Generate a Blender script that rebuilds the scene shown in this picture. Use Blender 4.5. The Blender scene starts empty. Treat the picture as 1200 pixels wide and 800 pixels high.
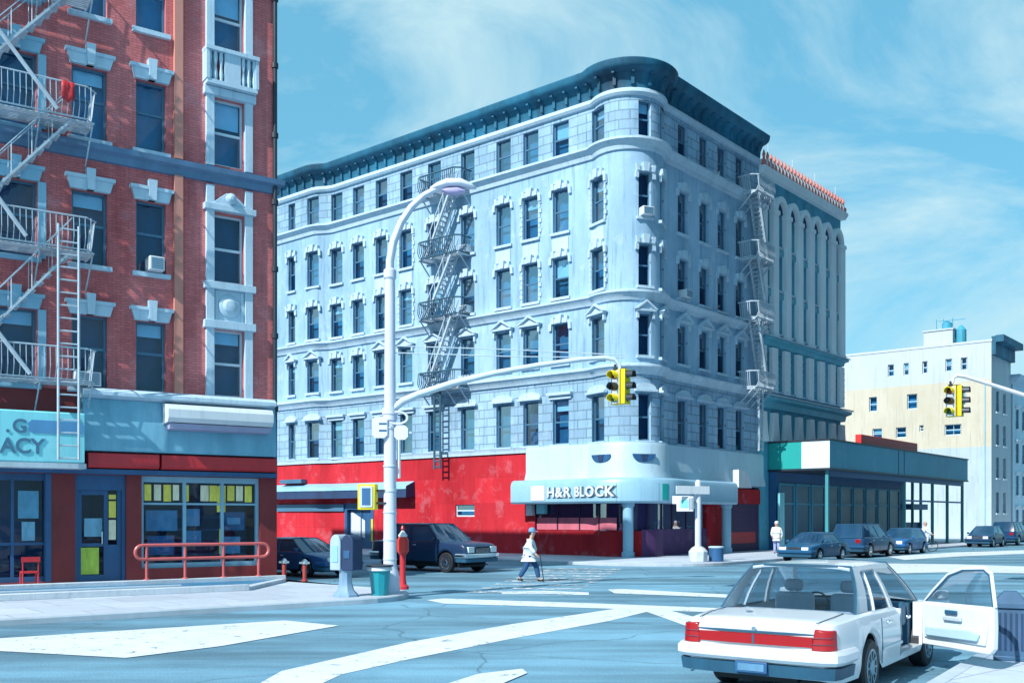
import bpy, bmesh, math, random
from mathutils import Vector, Matrix
random.seed(7)
R = math.radians
H = 2.15; F = 1173.0; HY = 605.0
scn = bpy.context.scene
COL = scn.collection

# ------------------------------------------------------------------ placing
def ray(px): return (px - 600.0) / F
def ground(px, py, z=0.0):
    Y = (H - z) * F / (py - HY); return (ray(px) * Y, Y)
def zat(py, Y): return H + (HY - py) * Y / F
def hit(P, D, px):
    """distance along D from P at which the sight line of column px meets the line"""
    m = ray(px); return (m * P[1] - P[0]) / (D[0] - m * D[1])
def add2(P, D, t, E=(0, 0), q=0): return (P[0] + D[0] * t + E[0] * q, P[1] + D[1] * t + E[1] * q)

# ------------------------------------------------------------------ materials
def nn(nt, typ, **kw):
    n = nt.nodes.new(typ)
    for k, v in kw.items(): setattr(n, k, v)
    return n
def mulc(c, k): return (min(1, c[0] * k), min(1, c[1] * k), min(1, c[2] * k), 1)
MATS = {}
def mat(name, c, rough=.7, metal=0.0, var=.15, scale=2.0, bump=0.0, coat=0.0, brick=None, emit=0.0, spec=.5, tint=None, grime=0.0, wear=0.0, cracks=False):
    if name in MATS: return MATS[name]
    m = bpy.data.materials.new(name); m.use_nodes = True; MATS[name] = m
    nt = m.node_tree; bs = nt.nodes['Principled BSDF']; L = nt.links
    bs.inputs['Roughness'].default_value = rough
    bs.inputs['Metallic'].default_value = metal
    bs.inputs['Specular IOR Level'].default_value = spec
    bs.inputs['Coat Weight'].default_value = coat
    tc = nn(nt, 'ShaderNodeTexCoord')
    n1 = nn(nt, 'ShaderNodeTexNoise'); n1.inputs['Scale'].default_value = scale; n1.inputs['Detail'].default_value = 8; n1.inputs['Roughness'].default_value = .65
    n2 = nn(nt, 'ShaderNodeTexNoise'); n2.inputs['Scale'].default_value = scale * .17; n2.inputs['Detail'].default_value = 4
    mp = nn(nt, 'ShaderNodeMapping'); mp.inputs['Scale'].default_value = (1, 1, .45)
    L.new(tc.outputs['Object'], mp.inputs['Vector'])
    L.new(mp.outputs[0], n1.inputs['Vector']); L.new(mp.outputs[0], n2.inputs['Vector'])
    ad = nn(nt, 'ShaderNodeMath', operation='ADD'); L.new(n1.outputs['Fac'], ad.inputs[0]); L.new(n2.outputs['Fac'], ad.inputs[1])
    mr = nn(nt, 'ShaderNodeMapRange'); mr.inputs['From Min'].default_value = .65; mr.inputs['From Max'].default_value = 1.35
    L.new(ad.outputs[0], mr.inputs['Value'])
    mx = nn(nt, 'ShaderNodeMix', data_type='RGBA')
    mx.inputs[6].default_value = mulc(c, 1 - var); 
    c2 = tint if tint else c
    mx.inputs[7].default_value = mulc(c2, 1 + var)
    L.new(mr.outputs[0], mx.inputs[0]); out = mx.outputs[2]
    hgt = n1.outputs['Fac']
    if brick:
        bw, bh, mort, dark, z0, z1, rot, useuv = brick
        bt = nn(nt, 'ShaderNodeTexBrick'); bt.inputs['Scale'].default_value = 1.0
        bt.inputs['Brick Width'].default_value = bw; bt.inputs['Row Height'].default_value = bh
        bt.inputs['Mortar Size'].default_value = mort; bt.inputs['Mortar Smooth'].default_value = .3
        bt.inputs['Color1'].default_value = (1, 1, 1, 1); bt.inputs['Color2'].default_value = (.80, .80, .82, 1)
        bt.inputs['Mortar'].default_value = (dark, dark, dark, 1)
        m2 = nn(nt, 'ShaderNodeMapping'); m2.inputs['Rotation'].default_value = (0, 0, rot)
        L.new(tc.outputs['UV' if useuv else 'Object'], m2.inputs['Vector']); L.new(m2.outputs[0], bt.inputs['Vector'])
        ml = nn(nt, 'ShaderNodeMix', data_type='RGBA', blend_type='MULTIPLY'); ml.inputs[0].default_value = 1
        L.new(out, ml.inputs[6]); L.new(bt.outputs['Color'], ml.inputs[7])
        if z0 is not None:      # courses only where the wall is rusticated
            sp = nn(nt, 'ShaderNodeSeparateXYZ'); L.new(tc.outputs['UV'], sp.inputs[0])
            a = nn(nt, 'ShaderNodeMath', operation='LESS_THAN'); a.inputs[1].default_value = z0; L.new(sp.outputs[1], a.inputs[0])
            b = nn(nt, 'ShaderNodeMath', operation='GREATER_THAN'); b.inputs[1].default_value = z1; L.new(sp.outputs[1], b.inputs[0])
            s = nn(nt, 'ShaderNodeMath', operation='ADD'); L.new(a.outputs[0], s.inputs[0]); L.new(b.outputs[0], s.inputs[1])
            L.new(s.outputs[0], ml.inputs[0])
        out = ml.outputs[2]
    if grime:        # rain streaks and soot blotches with shapes of their own
        m3 = nn(nt, 'ShaderNodeMapping'); m3.inputs['Scale'].default_value = (2.6, 2.6, .16); L.new(tc.outputs['Object'], m3.inputs['Vector'])
        n4 = nn(nt, 'ShaderNodeTexNoise'); n4.inputs['Scale'].default_value = 1.6; n4.inputs['Detail'].default_value = 9; n4.inputs['Roughness'].default_value = .72; L.new(m3.outputs[0], n4.inputs['Vector'])
        r4 = nn(nt, 'ShaderNodeMapRange'); r4.inputs['From Min'].default_value = .52; r4.inputs['From Max'].default_value = .72; r4.inputs['To Max'].default_value = grime; L.new(n4.outputs['Fac'], r4.inputs['Value'])
        x4 = nn(nt, 'ShaderNodeMix', data_type='RGBA', blend_type='MULTIPLY'); x4.inputs[7].default_value = (.30, .42, .55, 1); L.new(r4.outputs[0], x4.inputs[0]); L.new(out, x4.inputs[6]); out = x4.outputs[2]
        n5 = nn(nt, 'ShaderNodeTexNoise'); n5.inputs['Scale'].default_value = .9; n5.inputs['Detail'].default_value = 10; n5.inputs['Roughness'].default_value = .7; L.new(tc.outputs['Object'], n5.inputs['Vector'])
        r5 = nn(nt, 'ShaderNodeMapRange'); r5.inputs['From Min'].default_value = .54; r5.inputs['From Max'].default_value = .66; r5.inputs['To Max'].default_value = grime * .45; L.new(n5.outputs['Fac'], r5.inputs['Value'])
        x5 = nn(nt, 'ShaderNodeMix', data_type='RGBA', blend_type='SCREEN'); x5.inputs[7].default_value = (.30, .36, .42, 1); L.new(r5.outputs[0], x5.inputs[0]); L.new(out, x5.inputs[6]); out = x5.outputs[2]
    if cracks:       # aggregate speckle, tar lines, oil stains
        sp_ = nn(nt, 'ShaderNodeTexNoise'); sp_.inputs['Scale'].default_value = 38; sp_.inputs['Detail'].default_value = 3; L.new(tc.outputs['Object'], sp_.inputs['Vector'])
        r6 = nn(nt, 'ShaderNodeMapRange'); r6.inputs['From Min'].default_value = .3; r6.inputs['From Max'].default_value = .7; r6.inputs['To Min'].default_value = .72; r6.inputs['To Max'].default_value = 1.25; L.new(sp_.outputs['Fac'], r6.inputs['Value'])
        x6 = nn(nt, 'ShaderNodeMix', data_type='RGBA', blend_type='MULTIPLY'); x6.inputs[0].default_value = 1; L.new(out, x6.inputs[6]); L.new(r6.outputs[0], x6.inputs[7]); out = x6.outputs[2]
        dn = nn(nt, 'ShaderNodeTexNoise'); dn.inputs['Scale'].default_value = .8; dn.inputs['Detail'].default_value = 5; L.new(tc.outputs['Object'], dn.inputs['Vector'])
        av = nn(nt, 'ShaderNodeMix', data_type='RGBA'); av.inputs[0].default_value = .45; L.new(tc.outputs['Object'], av.inputs[6]); L.new(dn.outputs['Color'], av.inputs[7])
        vo = nn(nt, 'ShaderNodeTexVoronoi', feature='DISTANCE_TO_EDGE'); vo.inputs['Scale'].default_value = .34; L.new(av.outputs[2], vo.inputs['Vector'])
        r7 = nn(nt, 'ShaderNodeMapRange'); r7.inputs['From Max'].default_value = .006; r7.inputs['To Min'].default_value = .45; r7.inputs['To Max'].default_value = 1; L.new(vo.outputs['Distance'], r7.inputs['Value'])
        x7 = nn(nt, 'ShaderNodeMix', data_type='RGBA', blend_type='MULTIPLY'); x7.inputs[0].default_value = .8; L.new(out, x7.inputs[6]); L.new(r7.outputs[0], x7.inputs[7]); out = x7.outputs[2]
        m8 = nn(nt, 'ShaderNodeMapping'); m8.inputs['Rotation'].default_value = (0, 0, R(-38)); m8.inputs['Scale'].default_value = (.12, .9, 1); L.new(tc.outputs['Object'], m8.inputs['Vector'])
        n8 = nn(nt, 'ShaderNodeTexNoise'); n8.inputs['Scale'].default_value = .55; n8.inputs['Detail'].default_value = 9; n8.inputs['Roughness'].default_value = .66; L.new(m8.outputs[0], n8.inputs['Vector'])
        r8 = nn(nt, 'ShaderNodeMapRange'); r8.inputs['From Min'].default_value = .40; r8.inputs['From Max'].default_value = .62; r8.inputs['To Min'].default_value = .58; r8.inputs['To Max'].default_value = 1.18; L.new(n8.outputs['Fac'], r8.inputs['Value'])
        x8 = nn(nt, 'ShaderNodeMix', data_type='RGBA', blend_type='MULTIPLY'); x8.inputs[0].default_value = 1; L.new(out, x8.inputs[6]); L.new(r8.outputs[0], x8.inputs[7]); out = x8.outputs[2]
    L.new(out, bs.inputs['Base Color'])
    if wear:         # paint worn through to the asphalt
        n9 = nn(nt, 'ShaderNodeTexNoise'); n9.inputs['Scale'].default_value = 3.2; n9.inputs['Detail'].default_value = 12; n9.inputs['Roughness'].default_value = .78; L.new(tc.outputs['Object'], n9.inputs['Vector'])
        r9 = nn(nt, 'ShaderNodeMapRange'); r9.inputs['From Min'].default_value = wear; r9.inputs['From Max'].default_value = wear + .05; L.new(n9.outputs['Fac'], r9.inputs['Value'])
        tr = nn(nt, 'ShaderNodeBsdfTransparent'); ms = nn(nt, 'ShaderNodeMixShader'); L.new(r9.outputs[0], ms.inputs[0]); L.new(tr.outputs[0], ms.inputs[1]); L.new(bs.outputs[0], ms.inputs[2])
        L.new(ms.outputs[0], nt.nodes['Material Output'].inputs[0])
    if bump:
        bp = nn(nt, 'ShaderNodeBump'); bp.inputs['Strength'].default_value = bump; bp.inputs['Distance'].default_value = .02
        n3 = nn(nt, 'ShaderNodeTexNoise'); n3.inputs['Scale'].default_value = scale * 9; n3.inputs['Detail'].default_value = 5
        L.new(tc.outputs['Object'], n3.inputs['Vector']); L.new(n3.outputs['Fac'], bp.inputs['Height']); L.new(bp.outputs[0], bs.inputs['Normal'])
    if emit:
        bs.inputs['Emission Color'].default_value = (*c, 1); bs.inputs['Emission Strength'].default_value = emit
    return m
def glass_mat(name, tint, gloss=.25, rough=.03):
    m = bpy.data.materials.new(name); m.use_nodes = True; nt = m.node_tree; nt.nodes.clear(); L = nt.links
    o = nn(nt, 'ShaderNodeOutputMaterial'); t = nn(nt, 'ShaderNodeBsdfTransparent'); t.inputs[0].default_value = (*tint, 1)
    g = nn(nt, 'ShaderNodeBsdfGlossy'); g.inputs['Roughness'].default_value = rough
    lw = nn(nt, 'ShaderNodeLayerWeight'); lw.inputs[0].default_value = .35
    a = nn(nt, 'ShaderNodeMath', operation='ADD'); a.inputs[1].default_value = gloss * .5; a.use_clamp = True
    mm = nn(nt, 'ShaderNodeMath', operation='MULTIPLY'); mm.inputs[1].default_value = .42
    L.new(lw.outputs['Fresnel'], mm.inputs[0]); L.new(mm.outputs[0], a.inputs[0])
    tc = nn(nt, 'ShaderNodeTexCoord'); no = nn(nt, 'ShaderNodeTexNoise'); no.inputs['Scale'].default_value = .9
    bp = nn(nt, 'ShaderNodeBump'); bp.inputs['Strength'].default_value = .12; bp.inputs['Distance'].default_value = .1
    L.new(tc.outputs['Object'], no.inputs['Vector']); L.new(no.outputs['Fac'], bp.inputs['Height']); L.new(bp.outputs[0], g.inputs['Normal'])
    x = nn(nt, 'ShaderNodeMixShader'); L.new(a.outputs[0], x.inputs[0]); L.new(t.outputs[0], x.inputs[1]); L.new(g.outputs[0], x.inputs[2])
    L.new(x.outputs[0], o.inputs[0]); return m

# ------------------------------------------------------------------ mesh builder
class Fr:
    """local frame: u along, d outwards, z up"""
    def __init__(s, o, u, n): s.o = o; s.u = u; s.n = n
    def __call__(s, u, d, z): return (s.o[0] + s.u[0] * u + s.n[0] * d, s.o[1] + s.u[1] * u + s.n[1] * d, z)
ID = Fr((0, 0), (1, 0), (0, 1))
ORG = {}
class MB:
    def __init__(s): s.v = []; s.f = []; s.mi = []; s.uv = {}; s.cur = 0
    def quad(s, *p, uv=None):
        i = len(s.v); s.v += [tuple(q) for q in p]; s.f.append(tuple(range(i, i + len(p)))); s.mi.append(s.cur)
        if uv: s.uv[len(s.f) - 1] = uv
        return s
    def box(s, fr, u0, u1, d0, d1, z0, z1):
        p = [fr(u, d, z) for z in (z0, z1) for (u, d) in ((u0, d0), (u1, d0), (u1, d1), (u0, d1))]
        i = len(s.v); s.v += p
        for q in ((0, 1, 2, 3), (7, 6, 5, 4), (0, 4, 5, 1), (1, 5, 6, 2), (2, 6, 7, 3), (3, 7, 4, 0)):
            s.f.append(tuple(i + k for k in q)); s.mi.append(s.cur)
        return s
    def extr(s, pts, off):
        """solid from a planar outline pts (3D) pushed by vector off"""
        n = len(pts); i = len(s.v); s.v += [tuple(p) for p in pts] + [(p[0] + off[0], p[1] + off[1], p[2] + off[2]) for p in pts]
        s.f.append(tuple(i + k for k in range(n))); s.mi.append(s.cur)
        s.f.append(tuple(i + n + k for k in reversed(range(n)))); s.mi.append(s.cur)
        for k in range(n):
            a, b = k, (k + 1) % n
            s.f.append((i + a, i + b, i + n + b, i + n + a)); s.mi.append(s.cur)
        return s
    def fpoly(s, fr, outline, d0, d1):
        """outline [(u,z)] in a frame between depths d0,d1"""
        a = [fr(u, d0, z) for u, z in outline]; b0 = fr(0, d0, 0); b1 = fr(0, d1, 0)
        return s.extr(a, (b1[0] - b0[0], b1[1] - b0[1], 0))
    def tube(s, pts, r, n=8, cap=True):
        P = [Vector(p) for p in pts]; m = len(P); rr = r if isinstance(r, (list, tuple)) else [r] * m
        i0 = len(s.v); ref = None
        for k in range(m):
            t = (P[min(k + 1, m - 1)] - P[max(k - 1, 0)])
            t = t.normalized() if t.length > 1e-9 else Vector((0, 0, 1))
            if ref is None: ref = Vector((0, 0, 1)) if abs(t.z) < .9 else Vector((1, 0, 0))
            a = t.cross(ref).normalized(); b = a.cross(t).normalized(); ref = b
            for j in range(n):
                an = 2 * math.pi * (j + .5) / n
                s.v.append(tuple(P[k] + (a * math.cos(an) + b * math.sin(an)) * rr[k]))
        for k in range(m - 1):
            for j in range(n):
                a = i0 + k * n + j; b = i0 + k * n + (j + 1) % n
                s.f.append((a, b, b + n, a + n)); s.mi.append(s.cur)
        if cap:
            s.f.append(tuple(i0 + j for j in reversed(range(n)))); s.mi.append(s.cur)
            s.f.append(tuple(i0 + (m - 1) * n + j for j in range(n))); s.mi.append(s.cur)
        return s
    def bar(s, a, b, w=.02, n=4): return s.tube([a, b], w, n)
    def lathe(s, c, prof, n=24, axis='z', fr=None):
        """prof [(r,h)] around the axis through c"""
        i0 = len(s.v); m = len(prof)
        for r, h in prof:
            for j in range(n):
                an = 2 * math.pi * (j + .5) / n; x, y = r * math.cos(an), r * math.sin(an)
                if axis == 'z': p = (c[0] + x, c[1] + y, c[2] + h)
                elif axis == 'y': p = (c[0] + x, c[1] + h, c[2] + y)
                elif axis == 'x': p = (c[0] + h, c[1] + x, c[2] + y)
                else:
                    u, w = axis; p = (c[0] + u[0] * x + w[0] * h, c[1] + u[1] * x + w[1] * h, c[2] + y)
                s.v.append(p)
        for k in range(m - 1):
            for j in range(n):
                a = i0 + k * n + j; b = i0 + k * n + (j + 1) % n
                s.f.append((a, b, b + n, a + n)); s.mi.append(s.cur)
        s.f.append(tuple(i0 + j for j in reversed(range(n)))); s.mi.append(s.cur)
        s.f.append(tuple(i0 + (m - 1) * n + j for j in range(n))); s.mi.append(s.cur)
        return s
    def grid(s, rows, closed=False):
        i0 = len(s.v); n = len(rows[0])
        for r in rows: s.v += [tuple(p) for p in r]
        for k in range(len(rows) - 1):
            for j in range(n if closed else n - 1):
                a = i0 + k * n + j; b = i0 + k * n + (j + 1) % n
                s.f.append((a, b, b + n, a + n)); s.mi.append(s.cur)
        return s
    def build(s, name, mats, parent=None, loc=None, smooth=30, bevel=0, local=False, seg=2):
        if not isinstance(mats, (list, tuple)): mats = [mats]
        if parent is not None and not local: org = ORG.get(parent.name, (0, 0, 0))
        elif loc is not None and parent is None and not local: org = (loc[0], loc[1], loc[2] if len(loc) > 2 else 0)
        else: org = (0, 0, 0)
        me = bpy.data.meshes.new(name)
        me.from_pydata([(v[0] - org[0], v[1] - org[1], v[2] - org[2]) for v in s.v], [], s.f)
        for m in mats: me.materials.append(m)
        me.polygons.foreach_set('material_index', s.mi)
        if s.uv:
            ul = me.uv_layers.new(name='UVMap')
            for p in me.polygons:
                if p.index in s.uv:
                    for li, c in zip(p.loop_indices, s.uv[p.index]): ul.data[li].uv = c
        bm = bmesh.new(); bm.from_mesh(me); bmesh.ops.remove_doubles(bm, verts=bm.verts, dist=1e-5)
        bmesh.ops.recalc_face_normals(bm, faces=bm.faces); bm.to_mesh(me); bm.free()
        if smooth:
            me.polygons.foreach_set('use_smooth', [True] * len(me.polygons)); me.set_sharp_from_angle(angle=R(smooth))
        o = bpy.data.objects.new(name, me); COL.objects.link(o)
        if parent is not None: o.parent = parent; ORG[o.name] = org
        elif loc is not None: o.location = (loc[0], loc[1], loc[2] if len(loc) > 2 else 0); ORG[o.name] = org if not local else (0, 0, 0)
        if bevel:
            b = o.modifiers.new('Bevel', 'BEVEL'); b.width = bevel; b.segments = seg; b.limit_method = 'ANGLE'; b.angle_limit = R(40)
        return o
def tag(o, label=None, cat=None, group=None, kind=None):
    for k, v in (('label', label), ('category', cat), ('group', group), ('kind', kind)):
        if v: o[k] = v
    return o
def thing(name, loc, label, cat, group=None, rz=0, local=False):
    o = bpy.data.objects.new(name, None); COL.objects.link(o); o.empty_display_size = .3
    o.location = (loc[0], loc[1], loc[2] if len(loc) > 2 else 0); o.rotation_euler = (0, 0, rz)
    ORG[o.name] = (0, 0, 0) if local else tuple(o.location)
    return tag(o, label, cat, group)
def text(s, size, parent, fr, u, d, z, m, ext=.02, name='lettering', align='CENTER', font_scale_x=1.0, bold=.0):
    cu = bpy.data.curves.new(name, 'FONT'); cu.body = s; cu.size = size; cu.extrude = ext; cu.align_x = align; cu.offset = bold
    tmp = bpy.data.objects.new('tmp', cu); COL.objects.link(tmp); bpy.context.view_layer.update()
    me = bpy.data.meshes.new_from_object(tmp.evaluated_get(bpy.context.evaluated_depsgraph_get())); bpy.data.objects.remove(tmp)
    me.materials.clear(); me.materials.append(m); o = bpy.data.objects.new(name, me); COL.objects.link(o); o.parent = parent
    org = ORG.get(parent.name, (0, 0, 0)); p = fr(u, d, z)
    U = Vector((fr.u[0], fr.u[1], 0)); N = Vector((fr.n[0], fr.n[1], 0)); Z = Vector((0, 0, 1))
    mw = Matrix((( U.x * font_scale_x, 0, N.x, p[0] - org[0]), (U.y * font_scale_x, 0, N.y, p[1] - org[1]), (0, 1, 0, p[2] - org[2]), (0, 0, 0, 1)))
    o.matrix_local = mw
    return o

def text_path(s, size, parent, path, t0, d, z, m, ext=.02, sx=1.0, bold=0.0, name='lettering'):
    """letters standing one by one along a curved front, joined in one mesh"""
    V = []; Fc = []; t = t0; org = ORG.get(parent.name, (0, 0, 0))
    last = None
    for ch in s:
        if ch == ' ': last = (last[0], last[1], last[2] + size * .30); continue
        cu = bpy.data.curves.new('tmp', 'FONT'); cu.body = ch; cu.size = size; cu.extrude = ext; cu.offset = bold
        o = bpy.data.objects.new('tmp', cu); COL.objects.link(o); bpy.context.view_layer.update()
        me = bpy.data.meshes.new_from_object(o.evaluated_get(bpy.context.evaluated_depsgraph_get())); bpy.data.objects.remove(o)
        xs = [v.co.x for v in me.vertices]; a, b = min(xs), max(xs); w = (b - a - 2 * (bold - .02)) * sx
        if last is None: tc = t + w / 2
        else:
            tc = last[3] if len(last) > 3 else t
            while math.hypot(path.at(tc, d)[0] - last[0], path.at(tc, d)[1] - last[1]) < last[2] + w / 2 + size * .10: tc += .01
        q = path.at(tc, d); qa = path.at(tc - .12, d); qb = path.at(tc + .12, d); l = math.hypot(qb[0] - qa[0], qb[1] - qa[1]); uu = ((qb[0] - qa[0]) / l, (qb[1] - qa[1]) / l); f = Fr(q, uu, (uu[1], -uu[0])); t = tc; last = (q[0], q[1], w / 2); i0 = len(V)
        for v in me.vertices:
            u = (v.co.x - (a + b) / 2) * sx; V.append((q[0] + f.u[0] * u + f.n[0] * v.co.z - org[0], q[1] + f.u[1] * u + f.n[1] * v.co.z - org[1], z + v.co.y - org[2]))
        Fc += [tuple(i0 + k for k in p_.vertices) for p_ in me.polygons]
        bpy.data.meshes.remove(me)
    me = bpy.data.meshes.new(name); me.from_pydata(V, [], Fc); me.materials.append(m); o = bpy.data.objects.new(name, me); COL.objects.link(o); o.parent = parent; return o

# ------------------------------------------------------------------ plan paths (facades)
class Path:
    def __init__(s, pts):
        s.p = pts; s.c = [0.0]
        for a, b in zip(pts, pts[1:]): s.c.append(s.c[-1] + math.hypot(b[0] - a[0], b[1] - a[1]))
        s.L = s.c[-1]; s.nv = []
        for i in range(len(pts)):
            a = pts[max(0, i - 1)]; b = pts[i]; c = pts[min(len(pts) - 1, i + 1)]
            n1 = s._n(a, b) if i > 0 else s._n(b, c); n2 = s._n(b, c) if i < len(pts) - 1 else n1
            m = (n1[0] + n2[0], n1[1] + n2[1]); l = math.hypot(*m) or 1; m = (m[0] / l, m[1] / l)
            k = 1 / max(.5, m[0] * n1[0] + m[1] * n1[1]); s.nv.append((m[0] * k, m[1] * k))
    def _n(s, a, b):
        dx, dy = b[0] - a[0], b[1] - a[1]; l = math.hypot(dx, dy) or 1; return (dy / l, -dx / l)
    def at(s, t, d=0):
        i = 0
        while i < len(s.c) - 2 and s.c[i + 1] < t: i += 1
        k = (t - s.c[i]) / (s.c[i + 1] - s.c[i]); a, b = s.p[i], s.p[i + 1]
        n = (s.nv[i][0] * (1 - k) + s.nv[i + 1][0] * k, s.nv[i][1] * (1 - k) + s.nv[i + 1][1] * k)
        return (a[0] + (b[0] - a[0]) * k + n[0] * d, a[1] + (b[1] - a[1]) * k + n[1] * d)
    def px(s, x, d=0):
        m = ray(x)
        for i in range(len(s.p) - 1):
            a, b = s.p[i], s.p[i + 1]
            if d: a = (a[0] + s.nv[i][0] * d, a[1] + s.nv[i][1] * d); b = (b[0] + s.nv[i + 1][0] * d, b[1] + s.nv[i + 1][1] * d)
            fa = a[0] - m * a[1]; fb = b[0] - m * b[1]
            if fa * fb <= 0 and fa != fb:
                k = fa / (fa - fb); return s.c[i] + (s.c[i + 1] - s.c[i]) * k
        raise ValueError(x)
    def frame(s, t0, t1=None):
        if t1 is None: t1 = t0 + .01
        a, b = s.at(t0), s.at(t1); l = math.hypot(b[0] - a[0], b[1] - a[1]); u = ((b[0] - a[0]) / l, (b[1] - a[1]) / l)
        return Fr(((a[0] + b[0]) / 2, (a[1] + b[1]) / 2), u, (u[1], -u[0]))
    def stations(s, t0, t1): return [t0] + [c for c in s.c if t0 + 1e-3 < c < t1 - 1e-3] + [t1]
def wall(mb, path, t0, t1, z0, z1, ops, depth=.22, extra=()):
    ss = set(path.stations(t0, t1)); zs = {z0, z1}
    for (a, b, c, d) in ops: ss |= {a, b}; zs |= {c, d}
    for e in extra: zs.add(e)
    ss = sorted(x for x in ss if t0 - 1e-6 <= x <= t1 + 1e-6); zs = sorted(z for z in zs if z0 <= z <= z1)
    for i in range(len(ss) - 1):
        a, b = ss[i], ss[i + 1]
        if b - a < 1e-4: continue
        A, B = path.at(a), path.at(b); ms = (a + b) / 2
        for j in range(len(zs) - 1):
            c, d = zs[j], zs[j + 1]; mz = (c + d) / 2
            if any(o[0] < ms < o[1] and o[2] < mz < o[3] for o in ops): continue
            mb.quad((*A, c), (*B, c), (*B, d), (*A, d), uv=[(a, c), (b, c), (b, d), (a, d)])
    for (a, b, c, d) in ops:
        for t in (a, b):
            A, B = path.at(t), path.at(t, -depth)
            mb.quad((*A, c), (*A, d), (*B, d), (*B, c))
        for z in (c, d):
            mb.quad((*path.at(a), z), (*path.at(b), z), (*path.at(b, -depth), z), (*path.at(a, -depth), z))
def sweep(mb, path, t0, t1, prof, caps=True):
    st = path.stations(t0, t1)
    rows = [[(*path.at(t, d), z) for d, z in prof] for t in st]
    mb.grid(rows)
    if caps: mb.quad(*rows[0]); mb.quad(*rows[-1])
def solid_roof(mb, pts, z): mb.quad(*[(p[0], p[1], z) for p in pts])
def rounded(pA, C, pB, r, n=8):
    a = Vector(pA) - Vector(C); b = Vector(pB) - Vector(C); a.normalize(); b.normalize()
    th = a.angle(b); d = r / math.tan(th / 2); A = Vector(C) + a * d; B = Vector(C) + b * d
    cen = Vector(C) + (a + b).normalized() * (r / math.sin(th / 2)); out = []
    va, vb = A - cen, B - cen; ang = va.angle(vb); sg = 1 if va.x * vb.y - va.y * vb.x > 0 else -1
    for i in range(n + 1):
        t = sg * ang * i / n; c, s_ = math.cos(t), math.sin(t)
        out.append((cen.x + va.x * c - va.y * s_, cen.y + va.x * s_ + va.y * c))
    return out
SKY_TINT = (.90, 1.35, 1.40, 1); SKY_BASE = (1.25, 4.0, 5.6, 1); CLOUD = (4.6, 6.4, 6.9, 1); SKY_STR = .118; EXPO = 0.22
# ------------------------------------------------------------------ materials used
M_ASPH = mat('asphalt', (.115, .265, .38), .85, var=.20, scale=.5, bump=.5, tint=(.15, .32, .43), cracks=True)
M_PAVE = mat('pavement_slabs', (.50, .57, .66), .85, grime=.25, var=.12, scale=1.1, bump=.25, brick=(1.5, 1.5, .022, .62, None, 0, R(-40), False))
M_KERB = mat('kerb_stone', (.40, .47, .54), .8, var=.2, scale=2)
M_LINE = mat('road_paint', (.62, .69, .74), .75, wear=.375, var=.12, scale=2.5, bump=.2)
M_GREYW = mat('pale_blue_masonry', grime=.8, c=(.25, .45, .62), rough=.75, var=.22, scale=.55, bump=.35, tint=(.33, .51, .67), brick=(1.15, .48, .035, .52, 9.55, 20.8, 0, True))
M_TRIM = mat('pale_stone_trim', grime=.5, c=(.46, .62, .74), rough=.7, var=.14, scale=1.6, bump=.3)
M_TEAL = mat('teal_cornice_metal', (.006, .055, .12), .65, var=.5, scale=.8, bump=.2, tint=(.015, .16, .27))
M_RED = mat('red_painted_wall', (.46, .010, .022), .75, var=.22, scale=.7, bump=.4, tint=(.58, .03, .045), spec=.2, grime=.45, brick=(3.1, 1.45, .012, .72, None, 0, 0, True))
M_REDT = mat('red_trim_paint', (.52, .025, .035), .5, var=.2, scale=2)
M_BRICK = mat('red_brick', grime=.5, c=(.60, .11, .12), rough=.85, var=.26, scale=.8, bump=.4, tint=(.74, .24, .24), brick=(.24, .082, .010, .62, None, 0, 0, True))
M_SASH = mat('blue_grey_sash_paint', (.06, .17, .28), .5, var=.15)
M_SASHL = mat('pale_sash_paint', (.50, .66, .76), .5, var=.12)
M_ROOM = mat('dark_blue_room', (.010, .065, .17), .8, var=.5, scale=1.3)
M_ROOMT = mat('teal_curtained_room', (.015, .19, .38), .8, var=.6, scale=1.1)
M_BLIND = mat('window_blind', (.36, .66, .86), .8, var=.15)
M_GLASS = glass_mat('window_glass', (.70, .88, .97), .10)
M_SHOP = glass_mat('shop_glass', (.62, .80, .95), .04, .02)
M_IRON = mat('pale_iron', (.42, .52, .60), .5, var=.25, scale=5)
M_IROND = mat('dark_iron', (.035, .10, .16), .5, var=.3, scale=4)
M_STONEB = mat('blue_shop_fascia', grime=.35, c=(.12, .36, .52), rough=.5, var=.28, scale=.9, tint=(.20, .46, .60))
M_BLUE = mat('blue_painted_wood', (.022, .10, .24), .5, var=.3, scale=2)
M_LBLUE = mat('light_blue_paint', (.26, .50, .66), .5, var=.15, scale=2)
M_NAVY = mat('navy_canvas', (.015, .045, .12), .75, var=.3, scale=2)
M_PURP = mat('purple_shutter', (.055, .02, .10), .55, var=.3, scale=1.2, brick=(40, .11, .012, .45, None, 0, 0, True))
M_WHITE = mat('white_paint', grime=.35, c=(.64, .70, .75), rough=.45, var=.08, scale=2)
M_WARMW = mat('warm_white_render', grime=.35, c=(.50, .56, .60), rough=.8, var=.10, scale=.35, bump=.2)
M_CREAM = mat('cream_render', grime=.35, c=(.54, .49, .37), rough=.8, var=.12, scale=.35, bump=.2, tint=(.58, .55, .46))
M_AQUA = mat('aqua_sign', grime=.35, c=(.22, .66, .74), rough=.4, var=.12, scale=1.5)
M_TEALG = mat('green_teal_panel', (.01, .34, .32), .5, var=.12, scale=.8)
M_TEALB = mat('blue_teal_panel', grime=.35, c=(.05, .32, .46), rough=.5, var=.12, scale=.5)
M_YEL = mat('yellow_signal_paint', (.80, .62, .01), .4, var=.12, scale=6)
M_BLACK = mat('black_rubber', (.012, .014, .02), .6, var=.3, scale=6)
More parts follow.
